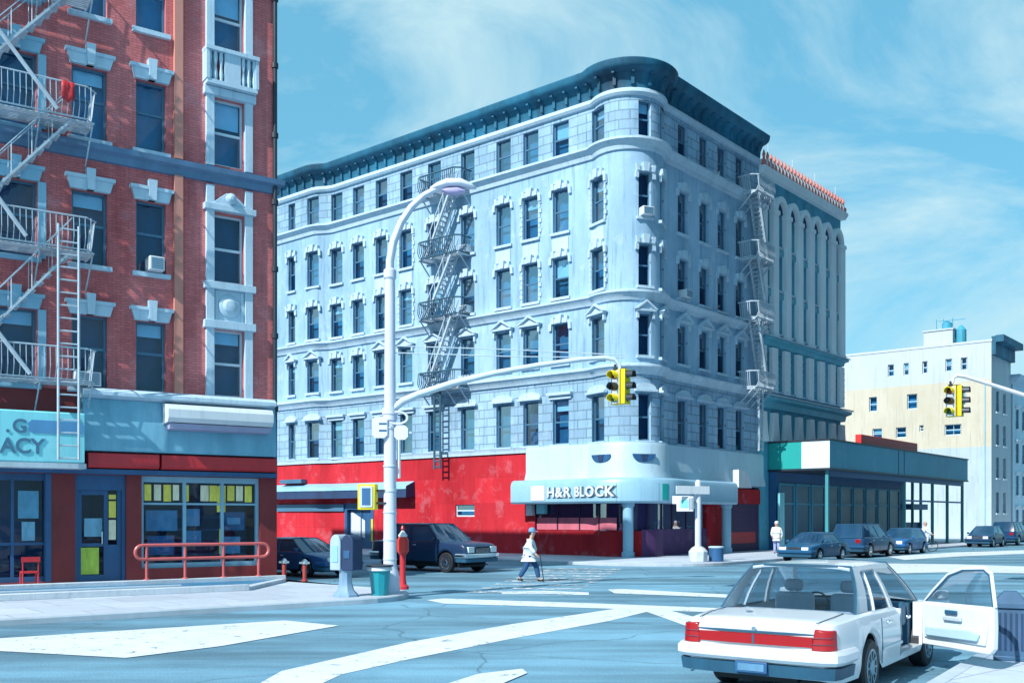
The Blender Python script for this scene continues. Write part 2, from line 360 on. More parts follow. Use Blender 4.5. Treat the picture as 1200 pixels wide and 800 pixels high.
M_BLKM = mat('black_metal', (.02, .03, .045), .45, var=.3, scale=5)
M_POLE = mat('pale_lavender_steel', (.58, .62, .74), .45, var=.12, scale=3, bump=.1)
M_CHROME = mat('chrome', (.75, .80, .85), .18, metal=1.0, var=.05)
M_INK = mat('dark_lettering', (.05, .11, .18), .6, var=.2)
M_TAR = mat('roof_felt', grime=.35, c=(.06, .09, .12), rough=.9, var=.3)
M_CONC = mat('rough_concrete', grime=.35, c=(.50, .56, .62), rough=.85, var=.18, scale=2, bump=.4)

# ------------------------------------------------------------------ street grid
uL = (-.764, .645); uR = (.645, .764)            # away along the side street / along the avenue
nL = (-.645, -.764); nR = (.764, -.645)          # outward normals of the two grey facades
C0 = (6.2, 50.0)                                 # sharp corner of the grey building
RC = (-7.8, 33.2); uA = (-.823, -.568); nA = (.568, -.823)   # red building corner, along its front to the left, outward

# ground
g = MB(); g.quad((-700, -300, 0), (900, -300, 0), (900, 1200, 0), (-700, 1200, 0)); tag(g.build('ground', M_ASPH, smooth=0), kind='structure')

def pavement(pts, kerb_n, name='pavement', z=.13):
    """pts: closed outline, its first kerb_n points run along the kerb"""
    from mathutils.geometry import tessellate_polygon
    m = MB(); P3 = [Vector((p[0], p[1], z)) for p in pts]
    for tr in tessellate_polygon([P3]): m.quad(*[P3[i] if not isinstance(i, Vector) else i for i in tr])
    for a, b in zip(pts, pts[1:] + pts[:1]): m.quad((*a, .003), (*b, .003), (*b, z), (*a, z))
    tag(m.build(name, M_PAVE, smooth=0), kind='structure')
    pa = Path(pts[:kerb_n]); out = []
    sgn = 1
    cx = sum(p[0] for p in pts) / len(pts); cy = sum(p[1] for p in pts) / len(pts)
    q = pa.at(pa.L / 2, .5); p = pa.at(pa.L / 2, -.5)
    if math.hypot(q[0] - cx, q[1] - cy) < math.hypot(p[0] - cx, p[1] - cy): sgn = -1
    k = MB(); sweep(k, pa, 0, pa.L, [(sgn * .16, .002), (sgn * .15, z - .02), (sgn * .13, z + .006), (-sgn * .06, z + .006), (-sgn * .06, .002)])
    tag(k.build('kerb', M_KERB, smooth=0), kind='structure')
kA = (-1.6, 26.4); kd = (-.79, -.613)
out = rounded(add2(kA, kd, 30), kA, add2(kA, uL, 70), 2.2, 10)
ptsA = [add2(kA, kd, 40)] + out + [add2(kA, uL, 80)]
pavement(ptsA + [add2(RC, uL, 75, uA, .3), add2(RC, uA, .3, nA, -.3), add2(RC, uA, 34, nA, -.3)], len(ptsA))
cB = add2(add2(C0, nL, 6), nR, 6)
ob = rounded(add2(cB, uL, 40), cB, add2(cB, uR, 40), 4.0, 12)
ptsB = [add2(cB, uL, 90)] + ob + [add2(cB, uR, 63)]
pavement(ptsB + [add2(C0, uR, 57, nR, -12), add2(C0, uR, 8, uL, 8), add2(C0, uL, 84, nL, -12)], len(ptsB))
cC = add2(add2(C0, uR, 58.8), nR, 5.5)
oc = rounded(add2(cC, uL, 40), cC, add2(cC, uR, 40), 3.0, 8)
ptsC = [add2(cC, uL, 60)] + oc + [add2(cC, uR, 140)]
pavement(ptsC + [add2(cC, uR, 140, uL, 20), add2(cC, uR, 20, uL, 60)], len(ptsC))
# pavement on the near right, beside the white saloon
hC = (.574, .819); rC = (.819, -.574)
kD = (4.28, 10.86); eD = add2(kD, hC, 9.2)
od = rounded(add2(kD, hC, -5), eD, add2(eD, rC, 20), 2.4, 8)
ptsD = [add2(kD, hC, -30)] + od + [add2(eD, rC, 40)]
pavement(ptsD + [add2(kD, hC, -30, rC, 40)], len(ptsD))

# road markings and a pale patch (unprojected outlines on the ground)
MZ = [.0045]
def marking(pts, z=None, name='marking_and_patch', m=None):
    if z is None: MZ[0] += .0011; z = MZ[0]
    q = MB(); q.quad(*[(*ground(x, y), z) for x, y in pts]); tag(q.build(name, m or M_LINE, smooth=0), kind='structure')
marking([(300, 803), (330, 786), (480, 752), (600, 731), (735, 711), (760, 716), (715, 727), (600, 748), (480, 772), (400, 790), (372, 803)])
marking([(748, 713), (770, 711), (830, 727), (960, 750), (950, 757), (812, 736)])
marking([(500, 703), (520, 701), (700, 707), (860, 713), (1000, 721), (1000, 725), (860, 718), (700, 712.5), (520, 707)])
marking([(588, 693), (640, 692), (690, 694), (690, 697), (640, 696), (588, 696)])
marking([(712, 690.5), (730, 690), (862, 697), (862, 700.5), (720, 695)])
marking([(-60, 752), (0, 748), (333, 727), (397, 733), (260, 757), (147, 771), (0, 763), (-60, 770)])  # broad pale patch in the same colour as the lines
marking([(1010, 667), (1040, 660), (1120, 661), (1215, 664), (1215, 672), (1120, 670), (1040, 672)])
marking([(1040, 652), (1120, 647), (1215, 644), (1215, 648), (1120, 652), (1060, 656)])
marking([(520, 803), (560, 790), (612, 784), (618, 789), (585, 803)])
# zebra bars where the pedestrian crosses
for i in range(9):
    P = add2((-1.3, 28.2), (.21, .978), i * 1.62)
    q = MB(); a = (.978, -.21)
    q.quad((*P, .016), (*add2(P, a, 3.0), .016), (*add2(add2(P, a, 3.0), (.21, .978), .78), .016), (*add2(P, (.21, .978), .78), .016))
    tag(q.build('crosswalk_bar', mat('worn_road_paint', (.62, .69, .74), .75, wear=.49, var=.12, scale=2.5), smooth=0), kind='structure')
M_PATCH = mat('newer_asphalt', (.085, .245, .375), .85, wear=.46,  var=.15, scale=.8, bump=.4)

# ------------------------------------------------------------------ windows
def lintel(mb, fr, hw, z, style):
    if style == 'keystone':
        o = [(-hw - .22, z - .32), (-hw - .20, z + .02), (-hw + .02, z + .24), (-.18, z + .30), (.18, z + .30), (hw - .02, z + .24), (hw + .20, z + .02), (hw + .22, z - .32), (hw + .04, z - .32), (hw + .02, z + .03), (-hw - .02, z + .03), (-hw - .04, z - .32)]
        mb.fpoly(fr, o, .001, .12)
        mb.fpoly(fr, [(-.13, z + .02), (.13, z + .02), (.19, z + .46), (-.19, z + .46)], .0, .22)
        for s in (-1, 1): mb.fpoly(fr, [(s * .42 - .08, z + .02), (s * .42 + .08, z + .02), (s * .47 + .09, z + .36), (s * .47 - .09, z + .36)], .0, .17)
    elif style == 'pediment':
        mb.box(fr, -hw - .2, hw + .2, .001, .24, z + .10, z + .2)
        mb.fpoly(fr, [(-hw - .24, z + .2), (hw + .24, z + .2), (0, z + .62)], .0, .14)
        mb.fpoly(fr, [(-hw - .28, z + .19), (-hw - .14, z + .19), (0, z + .56), (0, z + .68)], .01, .28)
        mb.fpoly(fr, [(hw + .28, z + .19), (hw + .14, z + .19), (0, z + .56), (0, z + .68)], .01, .28)
        for s in (-1, 1): mb.box(fr, s * (hw + .09) - .06, s * (hw + .09) + .06, .001, .15, z - .25, z + .1)
    elif style == 'segment':
        pts = [(-hw - .24, z + .12)] + [((hw + .24) * math.cos(math.pi * (1 - k / 10)), z + .18 + .34 * math.sin(math.pi * k / 10)) for k in range(11)] + [(hw + .24, z + .12)]
        mb.fpoly(fr, pts, .001, .14); mb.box(fr, -hw - .26, hw + .26, .0, .24, z + .08, z + .19)
    elif style == 'flat':
        mb.box(fr, -hw - .2, hw + .2, .001, .10, z + .02, z + .22); mb.box(fr, -hw - .28, hw + .28, .0, .24, z + .22, z + .36)
    elif style == 'cap':     # splayed lintel with a tall keystone
        mb.fpoly(fr, [(-hw - .06, z), (hw + .06, z), (hw + .15, z + .32), (-hw - .15, z + .32)], .001, .14)
        mb.box(fr, -hw - .20, hw + .20, .0, .2, z + .32, z + .42)
        mb.fpoly(fr, [(-.10, z), (.10, z), (.13, z + .62), (-.13, z + .62)], .0, .26)
def window(parent, fr, hw, z0, z1, hood=None, dep=.2, blind=None, room=None, frame=None, trim=None, sill=True, mid=.5, quoin=False, mull=0):
    fm = frame or M_SASH; rm = room or random.choice((M_ROOM, M_ROOMT, M_ROOMT)); tm = trim or M_TRIM
    a = MB(); t = .07; d0, d1 = -dep, -dep + .07
    a.box(fr, -hw, -hw + t, d0, d1, z0, z1); a.box(fr, hw - t, hw, d0, d1, z0, z1)
    a.box(fr, -hw + t, hw - t, d0, d1, z0, z0 + t * 1.2); a.box(fr, -hw + t, hw - t, d0, d1, z1 - t, z1)
    zm = z0 + (z1 - z0) * mid
    a.box(fr, -hw + t, hw - t, d0 + .01, d1 + .01, zm - .04, zm + .04)
    for k in range(mull):
        u = -hw + (2 * hw) * (k + 1) / (mull + 1); a.box(fr, u - .02, u + .02, d0 + .02, d1 - .01, z0 + t, z1 - t)
    a.cur = 1
    b = -dep - .28
    a.quad(fr(-hw, b, z0), fr(hw, b, z0), fr(hw, b, z1), fr(-hw, b, z1))
    for u in (-hw, hw): a.quad(fr(u, b, z0), fr(u, b, z1), fr(u, d0, z1), fr(u, d0, z0))
    for z in (z0, z1): a.quad(fr(-hw, b, z), fr(hw, b, z), fr(hw, d0, z), fr(-hw, d0, z))
    w = a.build('window', [fm, rm], parent, smooth=0)
    p = MB(); zg = (z0 + t, zm - .04, zm + .04, z1 - t); dg = -dep + .035
    tl = random.uniform(-.012, .012)
    p.quad(fr(-hw + t, dg + tl, zg[0]), fr(hw - t, dg - tl, zg[0]), fr(hw - t, dg, zg[1]), fr(-hw + t, dg, zg[1]))
    p.quad(fr(-hw + t, dg - .01, zg[2]), fr(hw - t, dg, zg[2]), fr(hw - t, dg + tl, zg[3]), fr(-hw + t, dg - .01, zg[3]))
    p.build('pane', M_GLASS, w, smooth=0)
    bl = blind if blind is not None else (random.choice((0, 0, 0, 0, .25, .48)))
    if bl:
        q = MB(); lo = z1 - (z1 - z0) * bl; q.box(fr, -hw + .08, hw - .08, -dep - .08, -dep - .07, lo, z1 - .05); q.build('blind', M_BLIND, w, smooth=0)
    if sill:
        q = MB(); q.box(fr, -hw - .12, hw + .12, -dep + .08, .13, z0 - .14, z0 - .002); q.build('sill', tm, w, smooth=0)
    if hood:
        q = MB(); lintel(q, fr, hw, z1, hood)
        if quoin:
            n = int((z1 - z0) / .26)
            for s in (-1, 1):
                for k in range(n):
                    ww = .20 if k % 2 else .12
                    u0, u1 = sorted((s * (hw + .02), s * (hw + ww + .02))); q.box(fr, u0, u1, .0015, .06, z0 + k * .26, z0 + k * .26 + .23)
        q.build('lintel', tm, w, smooth=0)
    return w

# ------------------------------------------------------------------ fire escape
def fire_escape(label, loc, fr, levels, w, proj=1.1, k_=1.0, m=None, stairs=True, ladder=None, flip=1, gooseneck=True, bowed=True, rail_m=None, group='iron fire escapes'):
    """fr: facade frame at the middle of the balconies"""
    t = thing('fire_escape', loc, label, 'fire escape', group)
    m = m or M_IRON; hw = w / 2
    for z in levels:
        b = MB()
        for k in range(9): b.box(fr, -hw, hw, .05 + (proj - .1) * k / 9, .05 + (proj - .1) * (k + .66) / 9, z - .015, z + .015)
        for u in (-hw, -hw / 3, hw / 3, hw):
            b.bar(fr(u, .02, z - .03 * k_), fr(u, proj, z - .03 * k_), .03 * k_); b.tube([fr(u, .02, z - .95), fr(u, proj * .45, z - .5), fr(u, proj * .85, z - .06)], .024 * k_, 5)
        bal = b.build('balcony_floor', m, t)
        r = MB()
        line = [fr(-hw, .03, 0), fr(-hw, proj * .8, 0), fr(-hw + .2, proj, 0), fr(hw - .2, proj, 0), fr(hw, proj * .8, 0), fr(hw, .03, 0)]
        for zz in (z + .05, z + .95):
            o_ = .1 if (bowed and zz > z + .5) else 0
            L2 = [fr(-hw - o_, .03, zz), fr(-hw - o_, proj * .8, zz), fr(-hw + .2, proj + o_, zz), fr(hw - .2, proj + o_, zz), fr(hw + o_, proj * .8, zz), fr(hw + o_, .03, zz)]
            r.tube(L2, .026 * k_, 5)
        o_ = .1 if bowed else 0
        n = int(w / .16)
        for k in range(n + 1):
            u = -hw + .1 + (w - .2) * k / n
            if bowed: r.tube([fr(u, proj, z + .05), fr(u, proj + .16, z + .35), fr(u, proj + o_, z + .95)], .013 * k_, 4, cap=False)
            else: r.bar(fr(u, proj, z + .05), fr(u, proj, z + .95), .013 * k_)
        for k in range(6):
            d = .15 + (proj * .8 - .15) * k / 6
            for s in (-1, 1): r.bar(fr(s * hw, d, z + .05), fr(s * (hw + o_), d, z + .95), .013 * k_)
        r.build('railing', rail_m or m, t)
    if stairs:
        for i, (za, zb) in enumerate(zip(levels, levels[1:])):
            lo, hi = min(za, zb), max(za, zb); s = MB(); f = flip
            a0, a1 = f * (hw - .5), f * (-hw + .55)
            for d in (proj * .38, proj * .38 + .55):
                s.bar(fr(a0, d, lo + .05), fr(a1, d, hi + .02 * k_), .045 * k_)
                s.bar(fr(a0, d, lo + .95), fr(a1, d, hi + .95), .02 * k_)
                for k in range(1, 6): q = k / 6; s.bar(fr(a0 + (a1 - a0) * q, d, lo + (hi - lo) * q), fr(a0 + (a1 - a0) * q, d, lo + .93 + (hi - lo) * q), .013 * k_)
            n = 15
            for k in range(1, n):
                q = k / n; u = a0 + (a1 - a0) * q; z = lo + (hi - lo) * q
                s.box(fr, u - .1, u + .1, proj * .38, proj * .38 + .55, z - .015, z + .015)
            s.build('stair', m, t)
    if ladder:
        u, z0, z1, d = ladder; s = MB()
        for k in (-.24, .24): s.bar(fr(u + k, d, z0), fr(u + k, d, z1), .035 * k_, 6)
        n = int((z1 - z0) / .33)
        for k in range(n): s.bar(fr(u - .24, d, z0 + .12 + k * .33), fr(u + .24, d, z0 + .12 + k * .33), .022 * k_, 6)
        s.build('drop_ladder', rail_m or m, t)
    return t
def ac_unit(fr, u, z, label, w=.62):
    t = thing('air_conditioner', fr(u, .15, z), label, 'air conditioner', 'air conditioners in the windows')
    b = MB(); b.box(fr, u - w / 2, u + w / 2, -.18, .42, z, z + .42); b.build('casing', M_WHITE, t, bevel=.02)
    q = MB()
    for k in range(6): q.box(fr, u - w / 2 + .05, u + w / 2 - .05, .421, .432, z + .05 + k * .058, z + .08 + k * .058)
    q.build('grille', M_SASH, t, smooth=0)

# ------------------------------------------------------------------ grey corner building
def build_grey():
    a, Rr = 1.45, 1.85
    cen = (C0[0] - a * (nL[0] + nR[0]), C0[1] - a * (nL[1] + nR[1]))
    pts = []
    # left facade from the far end towards the corner, with the shallow bow near its far end
    LEN = 34.0
    t_b = hit(C0, uL, 385)
    tt = [LEN] + [t_b + 3.4, t_b + 3.1, t_b + 2.2, t_b + 1.3, t_b + .9, t_b + .6, t_b + .3, t_b, t_b - .3, t_b - .6] + [5.2]
    for t in tt:
        x = max(0, min(1, (t_b + .9 - t) / -1.5 + .5)) if False else max(0, min(1, (t - (t_b - .6)) / 1.5))
        off = .55 * x * x * (3 - 2 * x)
        pts.append(add2(C0, uL, t, nL, off))
    raw = [add2(C0, uL, 3.4), add2(C0, uL, 2.8)]
    an0 = math.atan2(*(lambda p: (p[1] - cen[1], p[0] - cen[0]))(add2(C0, uL, 2.6)))
    an1 = math.atan2(*(lambda p: (p[1] - cen[1], p[0] - cen[0]))(add2(C0, uR, 2.6)))
    if an1 < an0: an1 += 2 * math.pi
    for k in range(13):
        an = an0 + (an1 - an0) * k / 12; raw.append((cen[0] + Rr * math.cos(an), cen[1] + Rr * math.sin(an)))
    raw += [add2(C0, uR, 2.8), add2(C0, uR, 3.4)]
    for _ in range(2):
        n = [raw[0]]
        for p, q in zip(raw, raw[1:]): n += [(p[0] * .75 + q[0] * .25, p[1] * .75 + q[1] * .25), (p[0] * .25 + q[0] * .75, p[1] * .25 + q[1] * .75)]
        raw = n + [raw[-1]]
    endR = hit(C0, uR, 889)
    pts += raw + [add2(C0, uR, endR)]
    P = Path(pts); S = P.px
    t = thing('corner_building', (C0[0], C0[1], 0), 'six storey pale blue grey apartment block with rounded corner, teal cornice and red ground floor', 'building')
    SL = P.L - endR            # about the corner
    TOP = 24.0
    rows = {1: (5.98, 8.35), 2: (10.25, 12.35), 3: (13.75, 15.85), 4: (17.2, 19.45), 5: (21.25, 23.05)}
    ops = []; wins = []
    cols = [342, 366, 395, 420, 447, 476, 509, 548, 590, 622, 657, 700]
    styleL = {1: ['segment', 'segment', 'flat', 'flat', 'flat', 'flat', 'flat', 'segment', 'segment', 'segment', 'flat', 'segment'],
              2: ['pediment', 'pediment', 'keystone', 'keystone', 'pediment', 'pediment', 'pediment', 'pediment', 'pediment', 'pediment', 'keystone', 'pediment']}
    for ci, x in enumerate(cols):
        s = S(x); hw = .53 if ci not in (0,) else .36
        if ci == 11: hw = .56
        for r, (z0, z1) in rows.items():
            st = styleL.get(r, ['keystone'] * 12)[ci] if r < 5 else None
            wins.append((s, hw, z0, z1, st, r, ci))
    colsR = [756, 777, 800, 825, 846, 867]
    for ci, x in enumerate(colsR):
        s = S(x); hw = .5 if ci else .36
        for r, (z0, z1) in rows.items():
            st = {1: 'segment', 2: 'pediment', 3: 'keystone', 4: 'keystone', 5: None}[r]
            wins.append((s, hw, z0, z1, st, r, 20 + ci))
    for s, hw, z0, z1, *_ in wins: ops.append((s - hw, s + hw, z0, z1))
    s_red = S(619)
    w = MB(); wall(w, P, 0, P.L, 5.85, TOP, ops, .24)
    # back and party walls and roof so that the block is solid from elsewhere
    A = P.at(0); B = P.at(P.L); bk = add2(add2(C0, uL, LEN), uR, endR)
    w.quad((*A, 0), (*A, TOP), (*bk, TOP), (*bk, 0)); w.quad((*bk, 0), (*bk, TOP), (*B, TOP), (*B, 0))
    w.build('wall', M_GREYW, t)
    rf = MB(); rf.quad(*[(p[0], p[1], TOP + .5) for p in P.p] + [(*bk, TOP + .5)]); rf.build('roof', M_TAR, t, smooth=0)
    for s, hw, z0, z1, st, r, ci in wins:
        fr = P.frame(s - hw, s + hw)
        window(t, fr, hw, z0, z1, st, dep=.24, quoin=(ci in (5, 9, 11) and r in (3, 4)), room=None if ci < 20 else M_ROOM, blind=None if ci < 20 else random.choice((0, 0, 0, .3)))  # avenue windows always take the dark room colour, deepening that front's shade
    # rendered panels under row 4 windows
    for s, hw, z0, z1, st, r, ci in wins:
        if r == 4 and ci in (4, 5, 8, 9, 10, 11): pb = MB(); fr = P.frame(s - hw, s + hw); pb.box(fr, -hw, hw, .0, .05, z0 - .95, z0 - .3); pb.build('apron_panel', M_TRIM, t, smooth=0)
    for name, z, h, pr in (('band_course', 20.55, .62, .42), ('band_course', 13.0, .52, .36), ('band_course', 9.3, .5, .36)):
        b = MB(); sweep(b, P, 0, P.L, [(-.02, z), (.10, z + .02), (.16, z + h * .35), (pr * .8, z + h * .6), (pr, z + h * .72), (pr, z + h * .9), (.0, z + h + .06), (-.02, z + h + .06)]); b.build(name, M_TRIM, t)
    b = MB(); sweep(b, P, 0, P.L, [(-.02, 5.62), (.10, 5.62), (.10, 5.8), (.16, 5.92), (-.02, 5.94)]); b.build('base_moulding', M_TRIM, t)
    b = MB(); sweep(b, P, 0, P.L, [(-.02, 23.25), (.13, 23.28), (.22, 23.40), (.20, 23.55), (.12, 23.62), (-.02, 23.62)]); b.build('cornice_moulding', M_TRIM, t)
    b = MB(); sweep(b, P, 0, P.L, [(-.02, 23.63), (.10, 23.63), (.14, 24.05), (.24, 24.25), (.28, 24.32), (.52, 24.40), (.66, 24.50), (.72, 24.62), (.76, 24.84), (.70, 24.90), (.2, 24.96), (-.3, 24.96), (-.3, 24.2)])
    cor = b.build('cornice', M_TEAL, t)
    s = .4
    while s < P.L - .3:
        br = MB(); f = P.frame(s - .08, s + .08); br.fpoly(f, [(-.08, 23.75), (.08, 23.75), (.08, 24.33), (-.08, 24.33)], .1, .27); br.box(f, -.07, .07, .2, .5, 24.28, 24.38); s += .82; br.build('bracket', M_TEAL, cor, smooth=0)
    # red ground floor along the side street
    dS0, dS1 = S(404), S(438); sw0, sw1 = S(534), S(556)
    zsw = zat(605, P.at(sw0)[1]), zat(591, P.at(sw0)[1])
    g0 = MB(); wall(g0, P, 0, s_red, 0, 5.62, [(dS0, dS1, .0, 3.0), (sw0, sw1, zsw[0], zsw[1])], .3); g0.build('ground_floor_wall', M_RED, t)
    fr = P.frame(sw0, sw1); hw = (sw1 - sw0) / 2
    window(t, fr, hw, zsw[0], zsw[1], None, dep=.15, blind=0, room=M_ROOMT, frame=M_SASHL, sill=False)
    # entrance in the side wall
    fr = P.frame(dS0, dS1); hw = (dS1 - dS0) / 2
    d = MB(); d.box(fr, -hw, -hw + .25, -.28, .03, 0.13, 3.0); d.box(fr, hw - .25, hw, -.28, .03, 0.13, 3.0); d.box(fr, -hw + .25, hw - .25, -.28, .03, 2.6, 3.0)
    d.box(fr, -hw + .25, hw - .25, -.29, -.22, .13, 2.6); d.box(fr, -.05, .05, -.22, -.17, .13, 2.6)
    e = d.build('entrance', M_BLUE, t, smooth=0)
    q = MB(); q.fpoly(fr, [(-hw + .4, 1.1), (.35, .8), (.35, 1.9), (-hw + .4, 2.5)], -.20, -.19); q.build('poster', M_WHITE, e, smooth=0)
    q = MB(); q.box(fr, hw - .2, hw - .03, .031, .05, .6, 2.0); q.build('door_strip', M_YEL, e, smooth=0)
    # shop signboard strip
    sb = MB(); sweep(sb, P, S(326), S(404), [(0.0, 2.5), (.12, 2.5), (.12, 2.95), (0.0, 2.95)]); sb.build('shop_signboard', M_SASH, t)
    # long navy awning
    aw = MB(); sweep(aw, P, S(322), S(486), [(.02, 4.25), (.75, 3.95), (.78, 3.3), (.72, 3.3), (.02, 3.35)]); awn = aw.build('awning', M_NAVY, t, smooth=0)
    av = MB(); sweep(av, P, S(322), S(486), [(.02, 4.28), (.76, 3.98), (.80, 3.80), (.79, 3.80), (.745, 3.965), (.02, 4.26)]); av.build('awning_top_edge', M_LBLUE, awn, smooth=0)
    bx = MB(); sweep(bx, P, S(335), S(360), [(.05, 4.6), (.5, 4.6), (.5, 4.35), (.05, 4.35)]); bx.build('roller_case', M_SASH, awn, smooth=0)
    # corner shopfront
    s0, s1, s2 = s_red, S(846), P.L
    piers = [(s0, s0 + .55), (S(629), S(635)), (S(727), S(744)), (S(830), S(846))]
    pw = MB(); wall(pw, P, s0, s2, 3.9, 5.62, []); pw.build('shopfront_wall', M_LBLUE, t)
    pr_ = MB(); sweep(pr_, P, s0, s0 + .5, [(-.3, 0), (.04, 0), (.04, 3.9), (-.3, 3.9)]); pr_.build('shopfront_pier', M_RED, t)
    pr_ = MB(); sweep(pr_, P, S(828), S(846), [(-.3, 0), (.03, 0), (.03, 3.9), (-.3, 3.9)]); pr_.build('shopfront_pier', M_RED, t)
    gl = MB(); sweep(gl, P, s0 + .5, s2, [(-.28, .5), (-.28, 3.9)], caps=False); gl.build('shop_interior', mat('purple_interior', (.05, .025, .11), .7, var=.5, scale=.6, tint=(.09, .03, .12)), t)
    gg = MB(); sweep(gg, P, s0 + .5, S(828), [(-.10, 1.0), (-.10, 3.9)], caps=False); sg = gg.build('shop_window', M_SHOP, t)
    mu = MB(); s = s0 + .5
    while s < S(828):
        f = P.frame(s, s + .02); mu.box(f, -.035, .035, -.12, -.05, .95, 3.9); s += 1.45
    mu.build('mullion', M_PURP, sg, smooth=0)
    bk_ = MB(); sweep(bk_, P, s0 + .5, S(752), [(-.2, 0), (.0, 0), (.0, 1.42), (-.2, 1.44)]); bk_.build('bulkhead', M_RED, t)
    bk_ = MB(); sweep(bk_, P, S(752), S(828), [(-.2, 0), (.0, 0), (.0, 1.5), (-.2, 1.52)]); bk_.build('bulkhead', mat('purple_panel', (.09, .035, .14), .6, grime=.4, var=.3), t)
    pk = MB(); sweep(pk, P, s0 + .55, S(722), [(-.09, 1.46), (-.08, 1.46), (-.08, 2.1), (-.09, 2.1)]); pk.build('window_poster', mat('pink_poster', (.55, .14, .20), .7, var=.3), sg)
    sh = MB(); wall(sh, P, S(846) + .02, s2, 0, 3.2, []); sh.build('roller_shutter', M_PURP, t)
    rb = MB(); sweep(rb, P, S(846) + .02, s2 - .02, [(0, 2.9), (.12, 2.9), (.12, 3.75), (0, 3.78)]); rb.build('red_fascia', M_RED, t)
    rb = MB(); sweep(rb, P, S(850), s2 - .5, [(0, .6), (.03, .6), (.03, 1.25), (0, 1.25)]); rb.build('shutter_graffiti', M_REDT, t)
    wv = MB(); f = P.frame(S(846) + .3, S(846) + 1.9); wv.fpoly(f, [(-.8, 3.8), (.8, 3.8), (.4, 4.5), (-.1, 4.75), (-.8, 4.8)], .15, .9); wv.build('awning_end', M_WHITE, t, smooth=0)
    # marquee: upper band and bulging sign box
    ub = MB(); sweep(ub, P, s0 + .1, s2, [(.0, 5.9), (.26, 5.86), (.32, 5.7), (.32, 4.5), (.42, 4.2), (.44, 3.95), (.0, 3.95)]); u_ = ub.build('upper_fascia', mat('pale_fascia', (.46, .64, .75), .45, grime=.35, var=.12, scale=.6, bump=.15), t)
    for xc in (709, 752):
        f = P.frame(S(xc) - .1, S(xc) + .1); q = MB()
        q.fpoly(f, [(.62 * math.cos(math.pi + math.pi * k / 12), 5.28 + .42 * math.sin(math.pi + math.pi * k / 12)) for k in range(13)], .29, .34 if xc < 740 else .36); q.build('half_round_vent', M_BLUE, u_, smooth=0)
        q = MB(); q.fpoly(f, [(-.2, 5.27), (.2, 5.27), (.12, 4.93), (-.1, 4.93)], .34, .375); q.build('vent_slot', M_NAVY, u_, smooth=0)
    sx0, sx1 = s0 - .25, S(842)
    sp0 = [P.at(sx0 + (sx1 - sx0) * k / 60, 1.2) for k in range(61)]; cl = [sp0[0]]
    for q_ in sp0[1:]:
        a_ = cl[-1]
        if len(cl) > 1:
            b_ = cl[-2]; d1 = (a_[0] - b_[0], a_[1] - b_[1]); d2 = (q_[0] - a_[0], q_[1] - a_[1])
            if d1[0] * d2[0] + d1[1] * d2[1] < .8 * math.hypot(*d1) * math.hypot(*d2) or math.hypot(*d2) < .06: continue
        cl.append(q_)
    for _ in range(3):
        cl = [cl[0]] + [((a[0] + 2 * b[0] + c[0]) / 4, (a[1] + 2 * b[1] + c[1]) / 4) for a, b, c in zip(cl, cl[1:], cl[2:])] + [cl[-1]]
    SP = Path(cl)
    prof = [(-1.25, 4.12), (-.25, 4.08), (-.08, 3.98), (.0, 3.8), (.0, 2.92), (-.08, 2.82), (-1.25, 2.82)]
    sgn = MB(); sweep(sgn, SP, 0, SP.L, prof); sb_ = sgn.build('sign_box', mat('pale_sign_box', (.26, .48, .63), .4, grime=.3, var=.10, scale=.6, bump=.1), t)
    tx = SP.px(642)
    text_path('H&R BLOCK', .70, sb_, SP, tx, .05, 3.17, M_WHITE, .03, 1.02, .02)
    text_path('H&R BLOCK', .70, sb_, SP, tx + .03, .015, 3.145, M_INK, .006, 1.02, .05, 'lettering_outline')
    for xs_ in (722, 772, 812):
        f9 = SP.frame(SP.px(xs_), SP.px(xs_) + .03); q = MB(); q.box(f9, -.008, .008, -.01, .006, 2.9, 3.8); q.build('panel_seam', M_SASH, sb_, smooth=0)
    f2 = SP.frame(SP.px(620), SP.px(620) + 1.0); q = MB(); q.box(f2, -.35, .55, .002, .03, 3.0, 3.75); q.build('logo_panel', mat('pale_pink_panel', (.80, .66, .64), .5), sb_, smooth=0)
    q = MB(); sweep(q, SP, SP.px(776), SP.px(783), [(.0, 3.0), (.02, 3.0), (.02, 3.78), (.0, 3.78)]); q.build('green_panel', M_TEALG, sb_)
    for xx, dd in ((736, .85), (840, .85)):
        c = P.at(S(xx), dd - .25); q = MB(); q.lathe((c[0], c[1], .13), [(.32, 0), (.32, .25), (.26, .3), (.26, 2.5), (.32, 2.55), (.32, 2.7)], 20); q.build('column', M_LBLUE, t)
    f = P.frame(s0 + .5, s0 + .7); q = MB(); q.box(f, -.5, -.1, .02, .35, 2.2, 2.8); q.build('wall_lamp', M_WHITE, t, bevel=.03)
    q = MB(); q.box(f, .2, .75, .02, .3, 2.3, 2.8); q.build('small_sign', M_AQUA, t, bevel=.02)
    # chimneys on the roof (hidden by the cornice from the street)
    # fire escapes
    fe = P.frame(S(507), S(550))
    fire_escape('pale iron fire escape with zigzag stairs down the sunlit grey front', (*P.at(S(528)), 0), fe, [5.95 + 3.55, 13.6, 17.1, 20.9], 3.1, m=M_IRON, rail_m=M_IROND, ladder=(-.4, 4.9, 9.6, .7), flip=-1, k_=1.9)
    fe = P.frame(P.L - 2.6, P.L - .3)
    fire_escape('iron fire escape at the shaded far end of the grey avenue front', (*P.at(P.L - 1.4), 0), fe, [9.6, 13.6, 17.1, 20.9], 2.3, m=M_IRON, ladder=(.2, 6.0, 9.7, .75), flip=1, k_=1.9)
